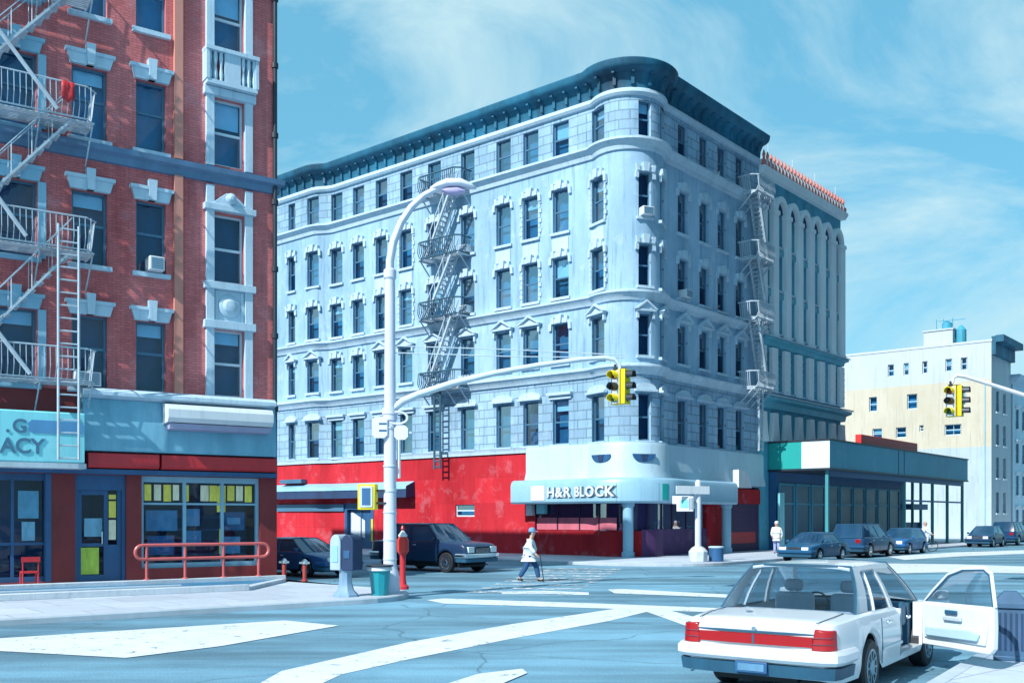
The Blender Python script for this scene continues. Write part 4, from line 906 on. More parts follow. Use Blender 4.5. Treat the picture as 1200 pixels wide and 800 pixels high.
# ------------------------------------------------------------------ white and cream block across the next street
def build_far():
    k = add2(C0, uR, 63.6)
    P = Path([add2(k, uL, 19), k, add2(k, uR, 7.2)]); S = P.px
    t = thing('white_apartment_block', (*k, 0), 'white and cream apartment block with rooftop hut, beyond the canopy', 'building')
    H0 = 19.4; Z = lambda x, y: zat(y, P.at(S(x))[1])
    ops = []; wl = []
    for x, w in ((1044, 7), (1062, 6), (1084, 6), (1112, 8), (1130, 8)): wl.append((x, w, 427, 441))
    for x, w in ((1023, 9), (1069, 12), (1128, 9)): wl.append((x, w, 465, 482))
    for x, w in ((1028, 11), (1056, 12), (1117, 20)): wl.append((x, w, 502, 514))
    for x, w in ((1080, 5),): wl.append((x, w, 498, 505))
    for x, w in ((1023, 9), (1056, 9), (1090, 9), (1122, 12)): wl.append((x, w, 545, 560))
    for x, w, ya, yb in wl:
        s = S(x); hw = (S(x + w / 2) - S(x - w / 2)) / 2; ops.append((s - hw, s + hw, Z(x, yb), Z(x, ya), hw))
    # clean rows: same heights along a row
    rows = {}
    o2 = []
    for (a, b, c, d, hw), (x, w, ya, yb) in zip(ops, wl):
        c0, d0 = rows.setdefault((ya, yb), (c, d)); o2.append((a, b, c0, d0, hw))
    rs = [(19.0 + 1.6 + j * 2.6, 19.0 + 2.7 + j * 2.6, z, z + 2.1, .55) for j in range(2) for z in (2.5, 6, 9.3, 12.6)]
    zc = Z(1060, 452)
    w = MB(); wall(w, P, 0, 19, zc, H0, [o[:4] for o in o2 if o[2] > zc], .25); w.build('upper_wall', M_WARMW, t)
    zd = Z(1060, 527)
    w = MB(); wall(w, P, 0, 19, zd, zc, [o[:4] for o in o2 if zd < o[2] and o[3] < zc], .25); w.build('cream_wall', M_CREAM, t)
    w = MB(); wall(w, P, 0, 19, 0, zd, [o[:4] for o in o2 if o[3] < zd], .25); w.build('lower_wall', mat('blue_white_render', (.42, .52, .58), .8, grime=.5, var=.14, scale=.5), t)
    w = MB(); wall(w, P, 19, P.L, 0, H0, [o[:4] for o in rs], .25); A, B = P.at(0), P.at(P.L); bk = add2(A, uR, 7.2); w.quad((*A, 0), (*A, H0), (*bk, H0), (*bk, 0)); w.quad((*bk, 0), (*bk, H0), (*B, H0), (*B, 0)); w.build('side_wall', M_WARMW, t)
    for a, b, c, d, hw in o2 + rs:
        window(t, P.frame(a, b), hw, c, d, None, dep=.25, frame=M_SASHL, sill=(a > 19), trim=M_WHITE, room=M_ROOMT, blind=random.choice((0, 0, .4)), mull=1 if hw > .6 else 0)
    q = MB(); q.quad((*P.at(0), H0 - .1), (*k, H0 - .1), (*B, H0 - .1), (*bk, H0 - .1)); q.build('roof', M_TAR, t, smooth=0)
    q = MB(); sweep(q, P, 0, 19.0, [(-.2, H0), (.06, H0), (.10, H0 + .22), (-.2, H0 + .24)]); q.build('coping', M_WHITE, t)
    f = Fr(k, uR, nR); q = MB(); q.fpoly(f, [(0.02, H0 - 1.3), (7.3, H0 - 1.3), (7.3, H0 + .5), (.02, H0 + .5)], .0, .4); q.fpoly(f, [(-.1, H0 - .1), (7.4, H0 - .1), (7.4, H0 + .55), (-.1, H0 + .55)], .4, 1.15); q.build('cornice', M_TEAL, t, smooth=0)
    # quoin strip and drain at the corner
    q = MB(); fl = P.frame(18.4, 18.9); q.box(fl, -.3, -.2, .002, .12, 0, 15.5); q.build('drainpipe', M_LBLUE, t)
    # rooftop hut with its water tank and aerials
    s0, s1 = S(1081), S(1115); fh = P.frame(s0, s1); hw = (s1 - s0) / 2
    q = MB(); q.box(fh, -hw, hw, -3.5, -.4, H0 - .1, H0 + 1.7); q.box(fh, -hw - .1, hw + .1, -3.6, -.3, H0 + 1.7, H0 + 1.85); hut = q.build('roof_hut', M_WARMW, t, smooth=0)
    q = MB(); c = fh(hw - .9, -1.6, H0 + 1.85); q.lathe(c, [(.5, 0), (.5, .7), (.1, 1.0)], 12); c = fh(hw + .5, -1.5, H0); q.lathe(c, [(.5, 0), (.5, 1.7), (.12, 2.2)], 12)
    for u in (-.4, .3, 1.2): q.bar(fh(u, -1.2, H0 + 1.8), fh(u, -1.2, H0 + 3.0), .04)
    q.bar(fh(-.2, -1.2, H0 + 2.8), fh(2.4, -1.2, H0 + 2.75), .05); q.build('tank_and_aerial', M_TEALB, hut)
    # neighbour further along the avenue
    k2 = add2(C0, uR, 71.6)
    P2 = Path([add2(k2, uL, 12), k2, add2(k2, uR, 16)])
    t2 = thing('terrace_building', (*k2, 0), 'pale blue narrow building seen edge on behind the white apartment block', 'building')
    rs = [(12 + 1.2 + j * 2.6, 12 + 2.4 + j * 2.6, z, z + 2.1, .6) for j in range(5) for z in (.8, 4.4, 7.8, 11.4)]
    w = MB(); wall(w, P2, 0, P2.L, 0, 16.6, [o[:4] for o in rs], .25); A, B = P2.at(0), P2.at(P2.L); bk = add2(A, uR, 16); w.quad((*A, 0), (*A, 16.6), (*bk, 16.6), (*bk, 0)); w.quad((*bk, 0), (*bk, 16.6), (*B, 16.6), (*B, 0)); w.quad((*A, 16.5), (*k2, 16.5), (*B, 16.5), (*bk, 16.5)); w.build('wall', mat('pale_render', (.52, .68, .78), .8, var=.15), t2)
    for a, b, c, d, hw in rs: window(t2, P2.frame(a, b), hw, c, d, 'flat', dep=.25, frame=M_SASHL, trim=M_WHITE)
    q = MB(); sweep(q, P2, 0, P2.L, [(0, 16.0), (.3, 16.1), (.9, 16.6), (.9, 16.9), (-.2, 16.95)]); q.build('cornice', M_TRIM, t2)
build_far()

# ------------------------------------------------------------------ unseen terrace across the avenue, added to shade the grey avenue front
def build_opposite():
    k = add2(add2(C0, nR, 27.5), uR, -12); P = Path([add2(k, uR, 78), k]); K = add2(P.at(39), nR, 0)
    t = thing('added_shading_terrace', (*k, 0), 'unseen slate blue terrace added to keep sky light off the avenue front', 'building')
    ops = [(1.6 + i * 2.6, 2.8 + i * 2.6, z, z + 2.1) for i in range(29) for z in (5.6, 9.4, 13.2, 17.0, 20.8, 24.6, 28.4, 32.2)]
    w = MB(); wall(w, P, 0, 78, 0, 52, ops, .2); A, B = P.at(0), P.at(78); C_, D_ = add2(A, nR, 14), add2(B, nR, 14)
    for a, b in ((A, C_), (B, D_), (C_, D_)): w.quad((*a, 0), (*a, 21), (*b, 21), (*b, 0))
    w.quad((*A, 52), (*B, 52), (*D_, 52), (*C_, 52)); w.build('wall', mat('slate_brick', (.045, .08, .13), .85, var=.3), t)
    q = MB(); sweep(q, P, 0, 78, [(-.2, 4.2), (-.2, 4.2), (.3, 4.3), (.35, 5.0), (0, 5.1)]); q.build('shop_cornice', M_TEAL, t)
    for i in range(29):
        m = MB()
        for z in (5.6, 9.4, 13.2, 17.0, 20.8, 24.6, 28.4, 32.2):
            f = P.frame(1.6 + i * 2.6, 2.8 + i * 2.6); m.quad(f(-.6, -.18, z), f(.6, -.18, z), f(.6, -.18, z + 2.1), f(-.6, -.18, z + 2.1))
        m.build('window_column', M_ROOM, t, smooth=0)
build_opposite()
# ------------------------------------------------------------------ cars
def paint(name, c, var=.08): return mat(name, c, .32, var=var, scale=1.2, coat=.5 if c[0] > .3 else .12, spec=.5 if c[0] > .3 else .3)
M_GLC = glass_mat('car_glass', (.78, .88, .95), .10, .02)
M_GLD = mat('dark_car_glass', (.015, .06, .13), .06, var=.4, scale=1.5, coat=.5)
M_TAIL = mat('red_lamp', (.34, .004, .008), .35, var=.1, coat=.2)
M_HEAD = mat('lamp_glass', (.75, .82, .86), .12, var=.1, coat=.8)
M_SEAT = mat('pale_seat', (.42, .50, .58), .8, var=.2, scale=4)
M_TRIMB = mat('blue_black_trim', (.02, .09, .16), .5, var=.3, scale=3)
def interp(pts, x):
    if x <= pts[0][0]: return pts[0][1]
    for (a, b), (c, d) in zip(pts, pts[1:]):
        if x <= c: t = (x - a) / (c - a); return b + (d - b) * t
    return pts[-1][1]
def wheel(t, x, y, r, wd, side, hub):
    w = MB(); a = side
    w.lathe((x, y, r), [(r * .62, a * -wd / 2), (r * .93, a * -wd / 2), (r, a * -wd * .35), (r, a * wd * .35), (r * .93, a * wd / 2), (r * .62, a * wd / 2)], 28, axis='y')
    o = w.build('wheel', M_BLACK, t, local=True)
    q = MB(); q.lathe((x, y, r), [(r * .66, a * wd * .10), (r * .66, a * wd * .51), (r * .58, a * wd * .53), (r * .52, a * wd * .38), (r * .30, a * wd * .42), (r * .26, a * wd * .55), (.02, a * wd * .58)], 28, axis='y')
    for k in range(10):
        an = k * math.pi / 5; ca, sa = math.cos(an), math.sin(an)
        q.bar((x + ca * r * .24, y + a * wd * .44, r + sa * r * .24), (x + ca * r * .60, y + a * wd * .48, r + sa * r * .60), .018)
    q.build('rim', hub, o, local=True)
def car(name, loc, heading, label, P, cat='car', group=None):
    L, W = P['L'], P['W']; c = paint(P['cn'], P['c']); hwid = W / 2
    t = thing(name, loc, label, cat, group, rz=math.atan2(heading[1], heading[0]), local=True)
    x0 = -L / 2; r = P.get('r', .33); wx = [x0 + P['wr'], x0 + P['wf']]; ar = r + .075
    top = [(x0 + a, b) for a, b in P['top']]; zb = P.get('zb', .27)
    def hw(x): u = abs(x) / (L / 2); return hwid * (1 - .10 * u ** 5)
    g = P['gh']; door = P.get('door')
    xs = set([x0 + L * k / 44 for k in range(45)])
    xs |= {x0 + .03, x0 + .07, x0 + .16, L / 2 - .03, L / 2 - .07, L / 2 - .16}
    for w in wx:
        for k in range(15): xs.add(w + ar * math.cos(math.pi * k / 14) * .999)
    if door: xs |= {x0 + door[0], x0 + door[1]}
    xs |= {x0 + g['b'][0], x0 + g['b'][1]}
    xs = sorted(xs); xs = [x for i, x in enumerate(xs) if i == 0 or x - xs[i - 1] > .004]
    rows = []
    for x in xs:
        e = min(x - x0, L / 2 - x); ed = max(0, 1 - e / .22) ; w_ = hw(x) - .085 * ed * ed; zt = interp(top, x) - .075 * ed * ed; b = zb + .06 * ed
        for wc in wx:
            if abs(x - wc) < ar: b = max(b, r + math.sqrt(ar * ar - (x - wc) ** 2))
        zm = P.get('crease', .62)
        h1 = min(max(b + .05, .36), zt - .2); h2 = max(b + .06, min(zm, zt - .12)); 
        sec = [(w_ * .965, b), (w_ * .99, max(b + .02, h1)), (w_, h2), (w_ * .985, zt - .085), (w_ * .955, zt - .025), (w_ * .89, zt), (w_ * .5, zt + .02), (0, zt + .025)]
        rows.append([(x, y, z) for y, z in sec])
    m = MB()
    cab0, cab1 = x0 + g['b'][0], x0 + g['b'][1]
    for s in (1, -1):
        for i in range(len(xs) - 1):
            xm = (xs[i] + xs[i + 1]) / 2
            for j in range(7):
                if P.get('open') and cab0 + .02 < xm < cab1 - .02 and j >= 5: continue
                if door and s == -1 and x0 + door[0] < xm < x0 + door[1] and 1 <= j <= 4: continue
                A, B, C, D = rows[i][j], rows[i][j + 1], rows[i + 1][j + 1], rows[i + 1][j]
                m.quad(*[(p[0], p[1] * s, p[2]) for p in (A, B, C, D)])
    for k in (0, -1):
        m.quad(*([(p[0], p[1], p[2]) for p in rows[k]] + [(p[0], -p[1], p[2]) for p in rows[k][::-1][1:]]))
    body = m.build('body', c, t, local=True, smooth=38)
    u = MB(); u.box(ID, x0 + .45, L / 2 - .45, -hwid * .68, hwid * .68, .2, .42)
    for w in wx:
        for s in (1, -1):
            rr = [[(w + (ar) * math.cos(math.pi * k / 12), s * y, r + ar * math.sin(math.pi * k / 12)) for k in range(13)] for y in (hwid * .94, hwid * .62)]
            u.grid(rr); u.quad(*rr[1])
    u.box(ID, x0 + .25, L / 2 - .25, -hwid * .6, hwid * .6, .27, .31)
    u.build('underbody', M_BLACK, t, local=True, smooth=0)
    # greenhouse
    b0, b1 = [x0 + v for v in g['b']]; t0, t1 = [x0 + v for v in g['t']]; zr = g['zr']; wr = g['wr']; 
    def sp(x, b, s):      # side surface: x at the belt (b=0) .. roof (b=1)
        k = (x - b0) / (b1 - b0); X = b0 + (b1 - b0) * k; Xt = t0 + (t1 - t0) * k
        xb = X * (1 - b) + Xt * b; wb = hw(X) * g.get('wbk', .93); zbt = interp(top, X) - .01
        return (xb, s * (wb * (1 - b) + wr * b + .03 * math.sin(math.pi * b)), zbt * (1 - b) + zr * b)
    pil = g['p']       # list of belt intervals measured from the rear
    pm = MB()
    def strip(xa, xb, b_0, b_1, s, th=.03, n=4):
        A = [[sp(xa, b_0 + (b_1 - b_0) * k / n, s) for k in range(n + 1)], [sp(xb, b_0 + (b_1 - b_0) * k / n, s) for k in range(n + 1)]]
        I = [[(p[0], p[1] - s * th, p[2]) for p in r_] for r_ in A]
        pm.grid(A); pm.grid(I); pm.grid([A[0], I[0]]); pm.grid([A[1], I[1]]); pm.quad(A[0][0], A[1][0], I[1][0], I[0][0]); pm.quad(A[0][-1], A[1][-1], I[1][-1], I[0][-1])
    for s in (1, -1):
        for a, b in pil: strip(x0 + a, x0 + b, 0, 1, s)
        n = 10
        for k in range(n): strip(b0 + (b1 - b0) * k / n, b0 + (b1 - b0) * (k + 1) / n, .90, 1, s)
    # roof skin
    rr = []; NX, NY = 10, 8
    for i in range(NX + 1):
        k = i / NX; x = t0 - .03 + (t1 - t0 + .06) * k; e = math.sin(math.pi * min(max(k, .04), .96))
        rr.append([(x, wr * 1.0 * (2 * j / NY - 1), zr - .015 + (.055 * (1 - (2 * j / NY - 1) ** 4)) * (.35 + .65 * e ** .4)) for j in range(NY + 1)])
    pm.grid(rr); pm.grid([[(p[0], p[1], p[2] - .035) for p in q_] for q_ in rr])
    for e in (0, -1):
        pm.grid([rr[e], [(p[0], p[1], p[2] - .035) for p in rr[e]]])
    pm.build('roof', c, t, local=True, smooth=40)
    GM = M_GLC if P.get('open') else M_GLD
    gm = MB()
    for xe, be, te in ((b0, 0, 0), (b1, 1, 1)):
        R_ = []
        for k in range(5):
            b = k / 4; L_ = sp(xe, b, 1); 
            bow = (.10 if xe > 0 else -.06) * (1 - .4 * b)
            R_.append([(L_[0] + bow * (1 - (j / 4 - 1) ** 2), L_[1] * (1 - j / 4), L_[2] + .012 * (1 - (j / 4 - 1) ** 2)) for j in range(9)])
        q = MB(); q.grid(R_); q.build('windscreen' if xe > 0 else 'rear_window', GM, t, local=True)
        f_ = MB(); f_.tube([R_[0][j] for j in range(9)], .018, 5); f_.tube([R_[-1][j] for j in range(9)], .018, 5)
        f_.tube([(R_[k][0][0], R_[k][0][1] - .01, R_[k][0][2]) for k in range(5)], .02, 5); f_.tube([(R_[k][8][0], R_[k][8][1] + .01, R_[k][8][2]) for k in range(5)], .02, 5)
        f_.build('window_seal', M_TRIMB, t, local=True)
    for s in (1, -1):
        for (a, b), (c_, d) in zip(pil, pil[1:]):
            if door and s == -1 and c_ > door[0] + .3 and b > door[0] - .2: continue
            q = MB(); xa, xb = x0 + b - .01, x0 + c_ + .01
            q.grid([[(lambda p: (p[0], p[1] - s * .02, p[2]))(sp(xx, bb, s)) for bb in (0, .3, .6, .95)] for xx in (xa, (xa + xb) / 2, xb)]); q.build('side_window', GM, t, local=True)
            e = MB()
            for bb in (.02, .9): e.tube([sp(xx, bb, s) for xx in (xa, (xa + xb) / 2, xb)], .012, 4)
            e.build('window_trim', M_CHROME if P.get('chrome', True) else M_TRIMB, t, local=True)
    # wheels
    for w in wx:
        for s in (1, -1): wheel(t, w, s * (hw(w) - .12), r, .22, s, P.get('hub', M_CHROME))
    # bumpers
    def bump(rear, prof, name_, mt, par=None, ext=.5):
        e = x0 if rear else L / 2; sg = 1 if rear else -1; w_ = hw(e + sg * .3)
        pts = [(e + sg * ext, w_), (e + sg * .16, w_ - .005), (e + sg * .05, w_ - .04), (e + sg * .005, w_ - .13), (e - sg * .02, w_ * .5), (e - sg * .03, 0), (e - sg * .02, -w_ * .5), (e + sg * .005, -w_ + .13), (e + sg * .05, -w_ + .04), (e + sg * .16, -w_ + .005), (e + sg * ext, -w_)]
        if not rear: pts = pts[::-1]
        q = MB(); pp = Path(pts); sweep(q, pp, 0, pp.L, prof); return q.build(name_, mt, par or t, local=True)
    bz = P.get('bz', .48)
    for rear in (True, False):
        bo = bump(rear, [(-.05, bz - .02), (.05, bz), (.085, bz + .04), (.085, bz + .12), (.05, bz + .16), (-.05, bz + .17)], 'bumper', P.get('bm', c), ext=.62 if rear else .5)
        bump(rear, [(-.05, bz - .17), (.03, bz - .16), (.05, bz - .03), (-.04, bz - .021)], 'bumper_skirt', M_TRIMB, bo, ext=.60 if rear else .48)
    # lamps
    def lampblock(x, y0, y1, z0, z1, d, mt, nm):
        q = MB(); q.box(ID, min(x, x + d), max(x, x + d), min(y0, y1), max(y0, y1), z0, z1); return q.build(nm, mt, t, local=True, bevel=.012)
    tz = P.get('tz', (.68, .86)); eW = hw(x0 + .05) - .09
    for s in (1, -1):
        if P.get('hero'):
            q = MB(); w2 = hw(x0 + .1)
            o = [(x0 - .03, s * (w2 - .235)), (x0 - .035, s * (w2 - .10)), (x0 + .0, s * (w2 - .03)), (x0 + .06, s * (w2 + .004)), (x0 + .15, s * (w2 + .016)), (x0 + .16, s * (w2 - .2))]
            bt = [(p[0], p[1], .66) for p in o]; tp = [(p[0] + (.03 if i < 3 else 0), p[1] * (.985 if i in (1, 2, 3, 4) else 1) + (s * -.0 if i else s * .03), .90 if i in (0, 5) else .885) for i, p in enumerate(o)]
            q.grid([bt, tp], closed=True); q.quad(*bt); q.quad(*tp); q.build('tail_lamp', M_TAIL, t, local=True, bevel=.014)
        else: lampblock(x0 - .012, s * (eW - .02), s * (eW - .28), tz[0], tz[1], .1, M_TAIL, 'tail_lamp')
        lampblock(L / 2 - .08, s * (eW - .0), s * (eW - .34), tz[0] - .08, tz[1] - .06, .1, M_HEAD, 'headlamp')
    q = MB(); gz = tz[0] - .10; q.box(ID, L / 2 - .06, L / 2 + .012, -eW + .4, eW - .4, gz, tz[1] - .05); gr = q.build('grille', M_BLKM, t, local=True, bevel=.01)
    q = MB()
    for k in range(4): q.box(ID, L / 2 + .012, L / 2 + .02, -eW + .41, eW - .41, gz + .02 + k * .045, gz + .03 + k * .045)
    q.build('grille_bar', M_CHROME, gr, local=True, smooth=0)
    for s in (1, -1):
        if door and s == -1: continue
        px_, py_, pz_ = sp(b1 - .25, .02, s); q = MB(); q.box(ID, px_ - .06, px_ + .05, min(py_ + s * .04, py_ + s * .2), max(py_ + s * .04, py_ + s * .2), pz_ - .0, pz_ + .13); q.build('wing_mirror', c, t, local=True, bevel=.03)
    for s in (1, -1):
        for a in P.get('handles', ()):
            x = x0 + a; y = hw(x) * .985; q = MB(); q.box(ID, x, x + .16, min(s * (y - .0), s * (y + .03)), max(s * (y - 0), s * (y + .03)), interp(top, x) - .17, interp(top, x) - .13); q.build('door_handle', M_CHROME, t, local=True, bevel=.008)
        for a in P.get('seams', ()):
            x = x0 + a; y = hw(x)
            if door and s == -1 and a > door[0]: continue
            q = MB(); q.tube([(x, s * y * .992, .34), (x, s * (y + .002), .6), (x, s * (y * .987 + .001), interp(top, x) - .08)], .006, 4); q.build('door_seam', M_TRIMB, t, local=True)
    return t, dict(x0=x0, hw=hw, sp=sp, c=c, top=top, b0=b0, b1=b1, tz=tz)

def hero():
    rr = (3.59, 10.95); L = 5.4
    rear = (rr[0] - rC[0] * .98, rr[1] - rC[1] * .98); cen = add2(rear, hC, L / 2)
    P = dict(L=L, W=1.96, cn='white_car_paint', c=(.64, .69, .74), r=.34, wr=1.30, wf=4.22, open=True, hero=True,
             top=[(0, .93), (.12, .955), (.9, .99), (1.35, .99), (2.2, .965), (3.6, .96), (4.2, .95), (5.0, .86), (5.4, .78)],
             gh=dict(b=(1.02, 4.02), t=(1.58, 3.16), zr=1.52, wr=.64, wbk=.88, p=[(1.02, 1.50), (1.80, 1.84), (2.56, 2.68), (3.92, 4.02)]),
             door=(2.66, 3.82), handles=(1.95, 2.9), seams=(1.72, 2.62, 3.84), bz=.50, hub=mat('blue_grey_hubcap', (.20, .38, .48), .35, metal=.6, var=.2, scale=5))
    t, I = car('white_sedan', cen, hC, 'white saloon car seen from behind with its kerbside front door open', P)
    x0, hw = I['x0'], I['hw']
    # red reflector across the boot, number plate, boot seam, rub strip
    q = MB(); w2 = hw(x0 + .1) - .22
    pp = Path([(x0 + .004, w2), (x0 - .014, .3), (x0 - .014, -.3), (x0 + .004, -w2)]); sweep(q, pp, 0, pp.L, [(.0, .69), (.024, .695), (.024, .805), (.0, .81)]); rf = q.build('boot_reflector', M_TAIL, t, local=True)
    q = MB(); q.box(ID, x0 - .042, x0 - .03, -.012, .012, .70, .80); q.build('reflector_seam', M_TRIMB, rf, local=True, smooth=0)
    q = MB(); pp = Path([(x0 + .02, w2 + .02), (x0 - .006, .3), (x0 - .006, -.3), (x0 + .02, -w2 - .02)]); sweep(q, pp, 0, pp.L, [(.0, .82), (.02, .825), (.02, .842), (.0, .846)]); q.build('boot_lip', M_TRIMB, t, local=True)
    q = MB(); q.box(ID, x0 - .115, x0 - .09, -.19, .19, .37, .50); pl = q.build('number_plate', M_BLUE, t, local=True, bevel=.008)
    q = MB(); q.box(ID, x0 - .12, x0 - .1155, -.155, .155, .395, .475); q.build('plate_face', mat('plate_blue', (.10, .25, .40), .5, var=.3, scale=9), pl, local=True, smooth=0)
    q = MB()
    for s in (1, -1):
        q.tube([(x0 + .06, s * .70, .958), (x0 + .5, s * .74, .99), (x0 + .92, s * .74, 1.005)], .006, 4)
    q.build('boot_seam', M_TRIMB, t, local=True)
    for s in (1, -1):
        q = MB(); q.tube([(x0 - .008, s * (w2 + .005), .66), (x0 - .012, s * (w2 + .005), .56)], .005, 4); q.build('boot_side_seam', M_TRIMB, t, local=True)
        for zz in (.735, .81):
            q = MB(); w3 = hw(x0 + .1); q.tube([(x0 - .036, s * (w3 - .23), zz), (x0 - .036, s * (w3 - .11), zz), (x0 + .0, s * (w3 - .035), zz), (x0 + .06, s * (w3 + .0), zz)], .0035, 4); q.build('lamp_rib', M_TRIMB, t, local=True)
    q = MB(); q.lathe((x0 - .022, 0, .865), [(.028, 0), (.028, .006)], 12, axis='x'); q.build('boot_lock', M_CHROME, t, local=True)
    q = MB(); q.box(ID, x0 + .62, x0 + .80, hw(x0 + .7) - .012, hw(x0 + .7) - .004, .70, .84); q.build('fuel_flap', I['c'], t, local=True, bevel=.004)
    q = MB(); q.tube([(x0 + .35, -.45, .30), (x0 - .04, -.50, .27), (x0 - .10, -.50, .26)], .028, 8); q.build('exhaust', M_CHROME, t, local=True)
    c = (x0 + .55, .28, 1.008); q = MB(); q.lathe(c, [(.05, 0), (.04, .006), (.01, .008)], 10); q.build('boot_badge', M_CHROME, t, local=True)
    for s in (1, -1):
        q = MB(); pts = [(x0 + a, s * (hw(x0 + a) + .004), .55) for a in ((.62, .9) if True else ())]; pts = [(x0 + a, s * (hw(x0 + a) + .004), .52) for a in ((1.72, 2.2, 2.62) if s < 0 else (1.72, 2.2, 2.9, 3.4, 3.78))]; q.tube(pts, .022, 4); q.build('side_moulding', M_WHITE, t, local=True)
    # interior
    q = MB(); q.box(ID, x0 + 1.1, x0 + 3.95, -.84, .84, .31, .36); q.box(ID, x0 + 1.0, x0 + 1.1, -.8, .8, .36, .93); q.box(ID, x0 + 3.7, x0 + 3.98, -.80, .80, .36, .93); q.build('cabin_floor', M_TRIMB, t, local=True, smooth=0)
    q = MB(); q.box(ID, x0 + 1.1, x0 + 1.42, -.78, .78, .90, .945); q.build('parcel_shelf', M_SEAT, t, local=True, smooth=0)
    q = MB(); q.box(ID, x0 + 1.38, x0 + 1.95, -.72, .72, .36, .60); q.box(ID, x0 + 1.30, x0 + 1.48, -.72, .72, .60, .98); q.build('rear_bench', M_SEAT, t, local=True, bevel=.05)
    for s in (1, -1):
        q = MB(); q.box(ID, x0 + 2.45, x0 + 3.0, s * .38 - .27, s * .38 + .27, .36, .60); q.box(ID, x0 + 2.36, x0 + 2.54, s * .38 - .26, s * .38 + .26, .60, 1.12); q.box(ID, x0 + 2.36, x0 + 2.47, s * .38 - .13, s * .38 + .13, 1.14, 1.30); q.build('seat', M_SEAT, t, local=True, bevel=.05)
    q = MB(); q.box(ID, x0 + 3.45, x0 + 3.72, -.78, .78, .62, .96); q.build('dashboard', M_TRIMB, t, local=True, bevel=.05)
    q = MB(); cx = x0 + 3.32
    q.tube([(cx + .05 * math.sin(a), .38 + .19 * math.cos(a), .88 + .18 * math.sin(a)) for a in [2 * math.pi * k / 20 for k in range(21)]], .014, 6); q.bar((cx, .2, .88), (cx, .56, .88), .015); q.bar((cx, .38, .88), (x0 + 3.5, .38, .82), .02); q.build('steering_wheel', M_BLACK, t, local=True)
    # the open door, hinged at its front edge
    hx = x0 + 3.84; hy = -hw(hx) + .02; ang = R(60)
    dirx, diry = -math.cos(ang), -math.sin(ang)           # from hinge to free edge, car coordinates
    inn = (-math.sin(ang), math.cos(ang)) if False else (-diry * -1, dirx * -1)
    # inner side normal: closed door looks to +y; rotated with the door
    nx, ny = (-math.sin(ang), math.cos(ang))
    fr = Fr((hx, hy), (dirx, diry), (nx, ny)); W_ = 1.17
    q = MB()
    outl = [(.0, .36), (W_ - .06, .34), (W_, .42), (W_ + .01, .70), (W_, .965), (.0, .965)]
    def dome(u, z): return -.05 * math.sin(math.pi * min(1, max(0, (z - .34) / .63)))
    q.fpoly(fr, outl, -.10, -.0); d = q.build('open_door', I['c'], t, local=True, bevel=.018)
    q = MB(); q.fpoly(fr, [(.06, .47), (W_ - .10, .45), (W_ - .06, .68), (W_ - .08, .92), (.06, .93)], .0, .03); tr = q.build('inner_trim', mat('pale_door_trim', (.58, .68, .74), .6, var=.12, scale=4), d, local=True, bevel=.012)
    q = MB(); q.fpoly(fr, [(.12, .50), (W_ - .2, .50), (W_ - .16, .60), (W_ - .3, .64), (.12, .62)], .03, .075); q.build('door_pocket', mat('blue_door_pocket', (.36, .52, .62), .7, var=.15), tr, local=True, bevel=.015)
    q = MB(); q.box(fr, .42, .72, .03, .075, .735, .80); q.build('armrest', M_SEAT, tr, local=True, bevel=.015)
    q = MB(); q.box(fr, .44, .64, .03, .06, .82, .88); q.build('door_handle', M_TRIMB, tr, local=True, bevel=.01)
    # window frame of the door
    fb = [(.02, .965), (.16, 1.12), (.42, 1.36), (.66, 1.45), (W_ - .16, 1.47), (W_ - .06, 1.40), (W_ - .0, .965)]
    q = MB(); q.tube([fr(u, -.045, z) for u, z in fb], .026, 6); q.build('door_frame', I['c'], d, local=True)
    q = MB(); q.tube([fr(u * .965 + .02, -.030, z - .03 if z > 1 else z) for u, z in fb], .013, 5); q.build('door_seal', M_TRIMB, d, local=True)
    q = MB(); q.quad(*[fr(u * .97 + .015, -.05, z - .01) for u, z in fb]); q.build('door_glass', M_GLC, d, local=True, smooth=0)
    q = MB(); q.box(fr, .05, .22, -.30, -.12, .99, 1.12); q.build('wing_mirror', I['c'], d, local=True, bevel=.03)
    # hinge post and jamb
    q = MB(); q.box(ID, hx - .01, hx + .05, hy - .01, hy + .12, .36, .95); q.build('door_jamb', I['c'], t, local=True, smooth=0); q = MB(); q.box(ID, x0 + 2.60, x0 + 2.66, hy - .01, hy + .16, .33, .95); q.build('door_jamb', I['c'], t, local=True, smooth=0)
    q = MB(); q.box(ID, x0 + 2.66, x0 + 3.84, hy + .0, hy + .16, .33, .362); q.build('door_sill', I['c'], t, local=True, smooth=0)
hero()

SED = dict(L=4.7, W=1.78, r=.31, wr=1.0, wf=3.7, top=[(0, .86), (.12, .89), (1.0, .93), (2.0, .90), (3.3, .90), (4.4, .76), (4.7, .68)],
           gh=dict(b=(.75, 3.55), t=(1.35, 2.6), zr=1.36, wr=.56, p=[(.75, 1.15), (2.05, 2.16), (3.44, 3.55)]), handles=(1.3, 2.3), seams=(1.15, 2.1, 3.3), tz=(.62, .78), bz=.42)
SUV = dict(L=4.9, W=1.88, r=.36, wr=.95, wf=3.85, zb=.36, top=[(0, 1.04), (.1, 1.06), (2.0, 1.06), (3.4, 1.06), (4.6, .96), (4.9, .88)],
           gh=dict(b=(.08, 3.7), t=(.35, 2.85), zr=1.74, wr=.66, p=[(.08, .35), (1.15, 1.25), (2.2, 2.3), (3.58, 3.7)]), handles=(1.3, 2.4), seams=(1.2, 2.25, 3.4), tz=(.78, .98), bz=.50)
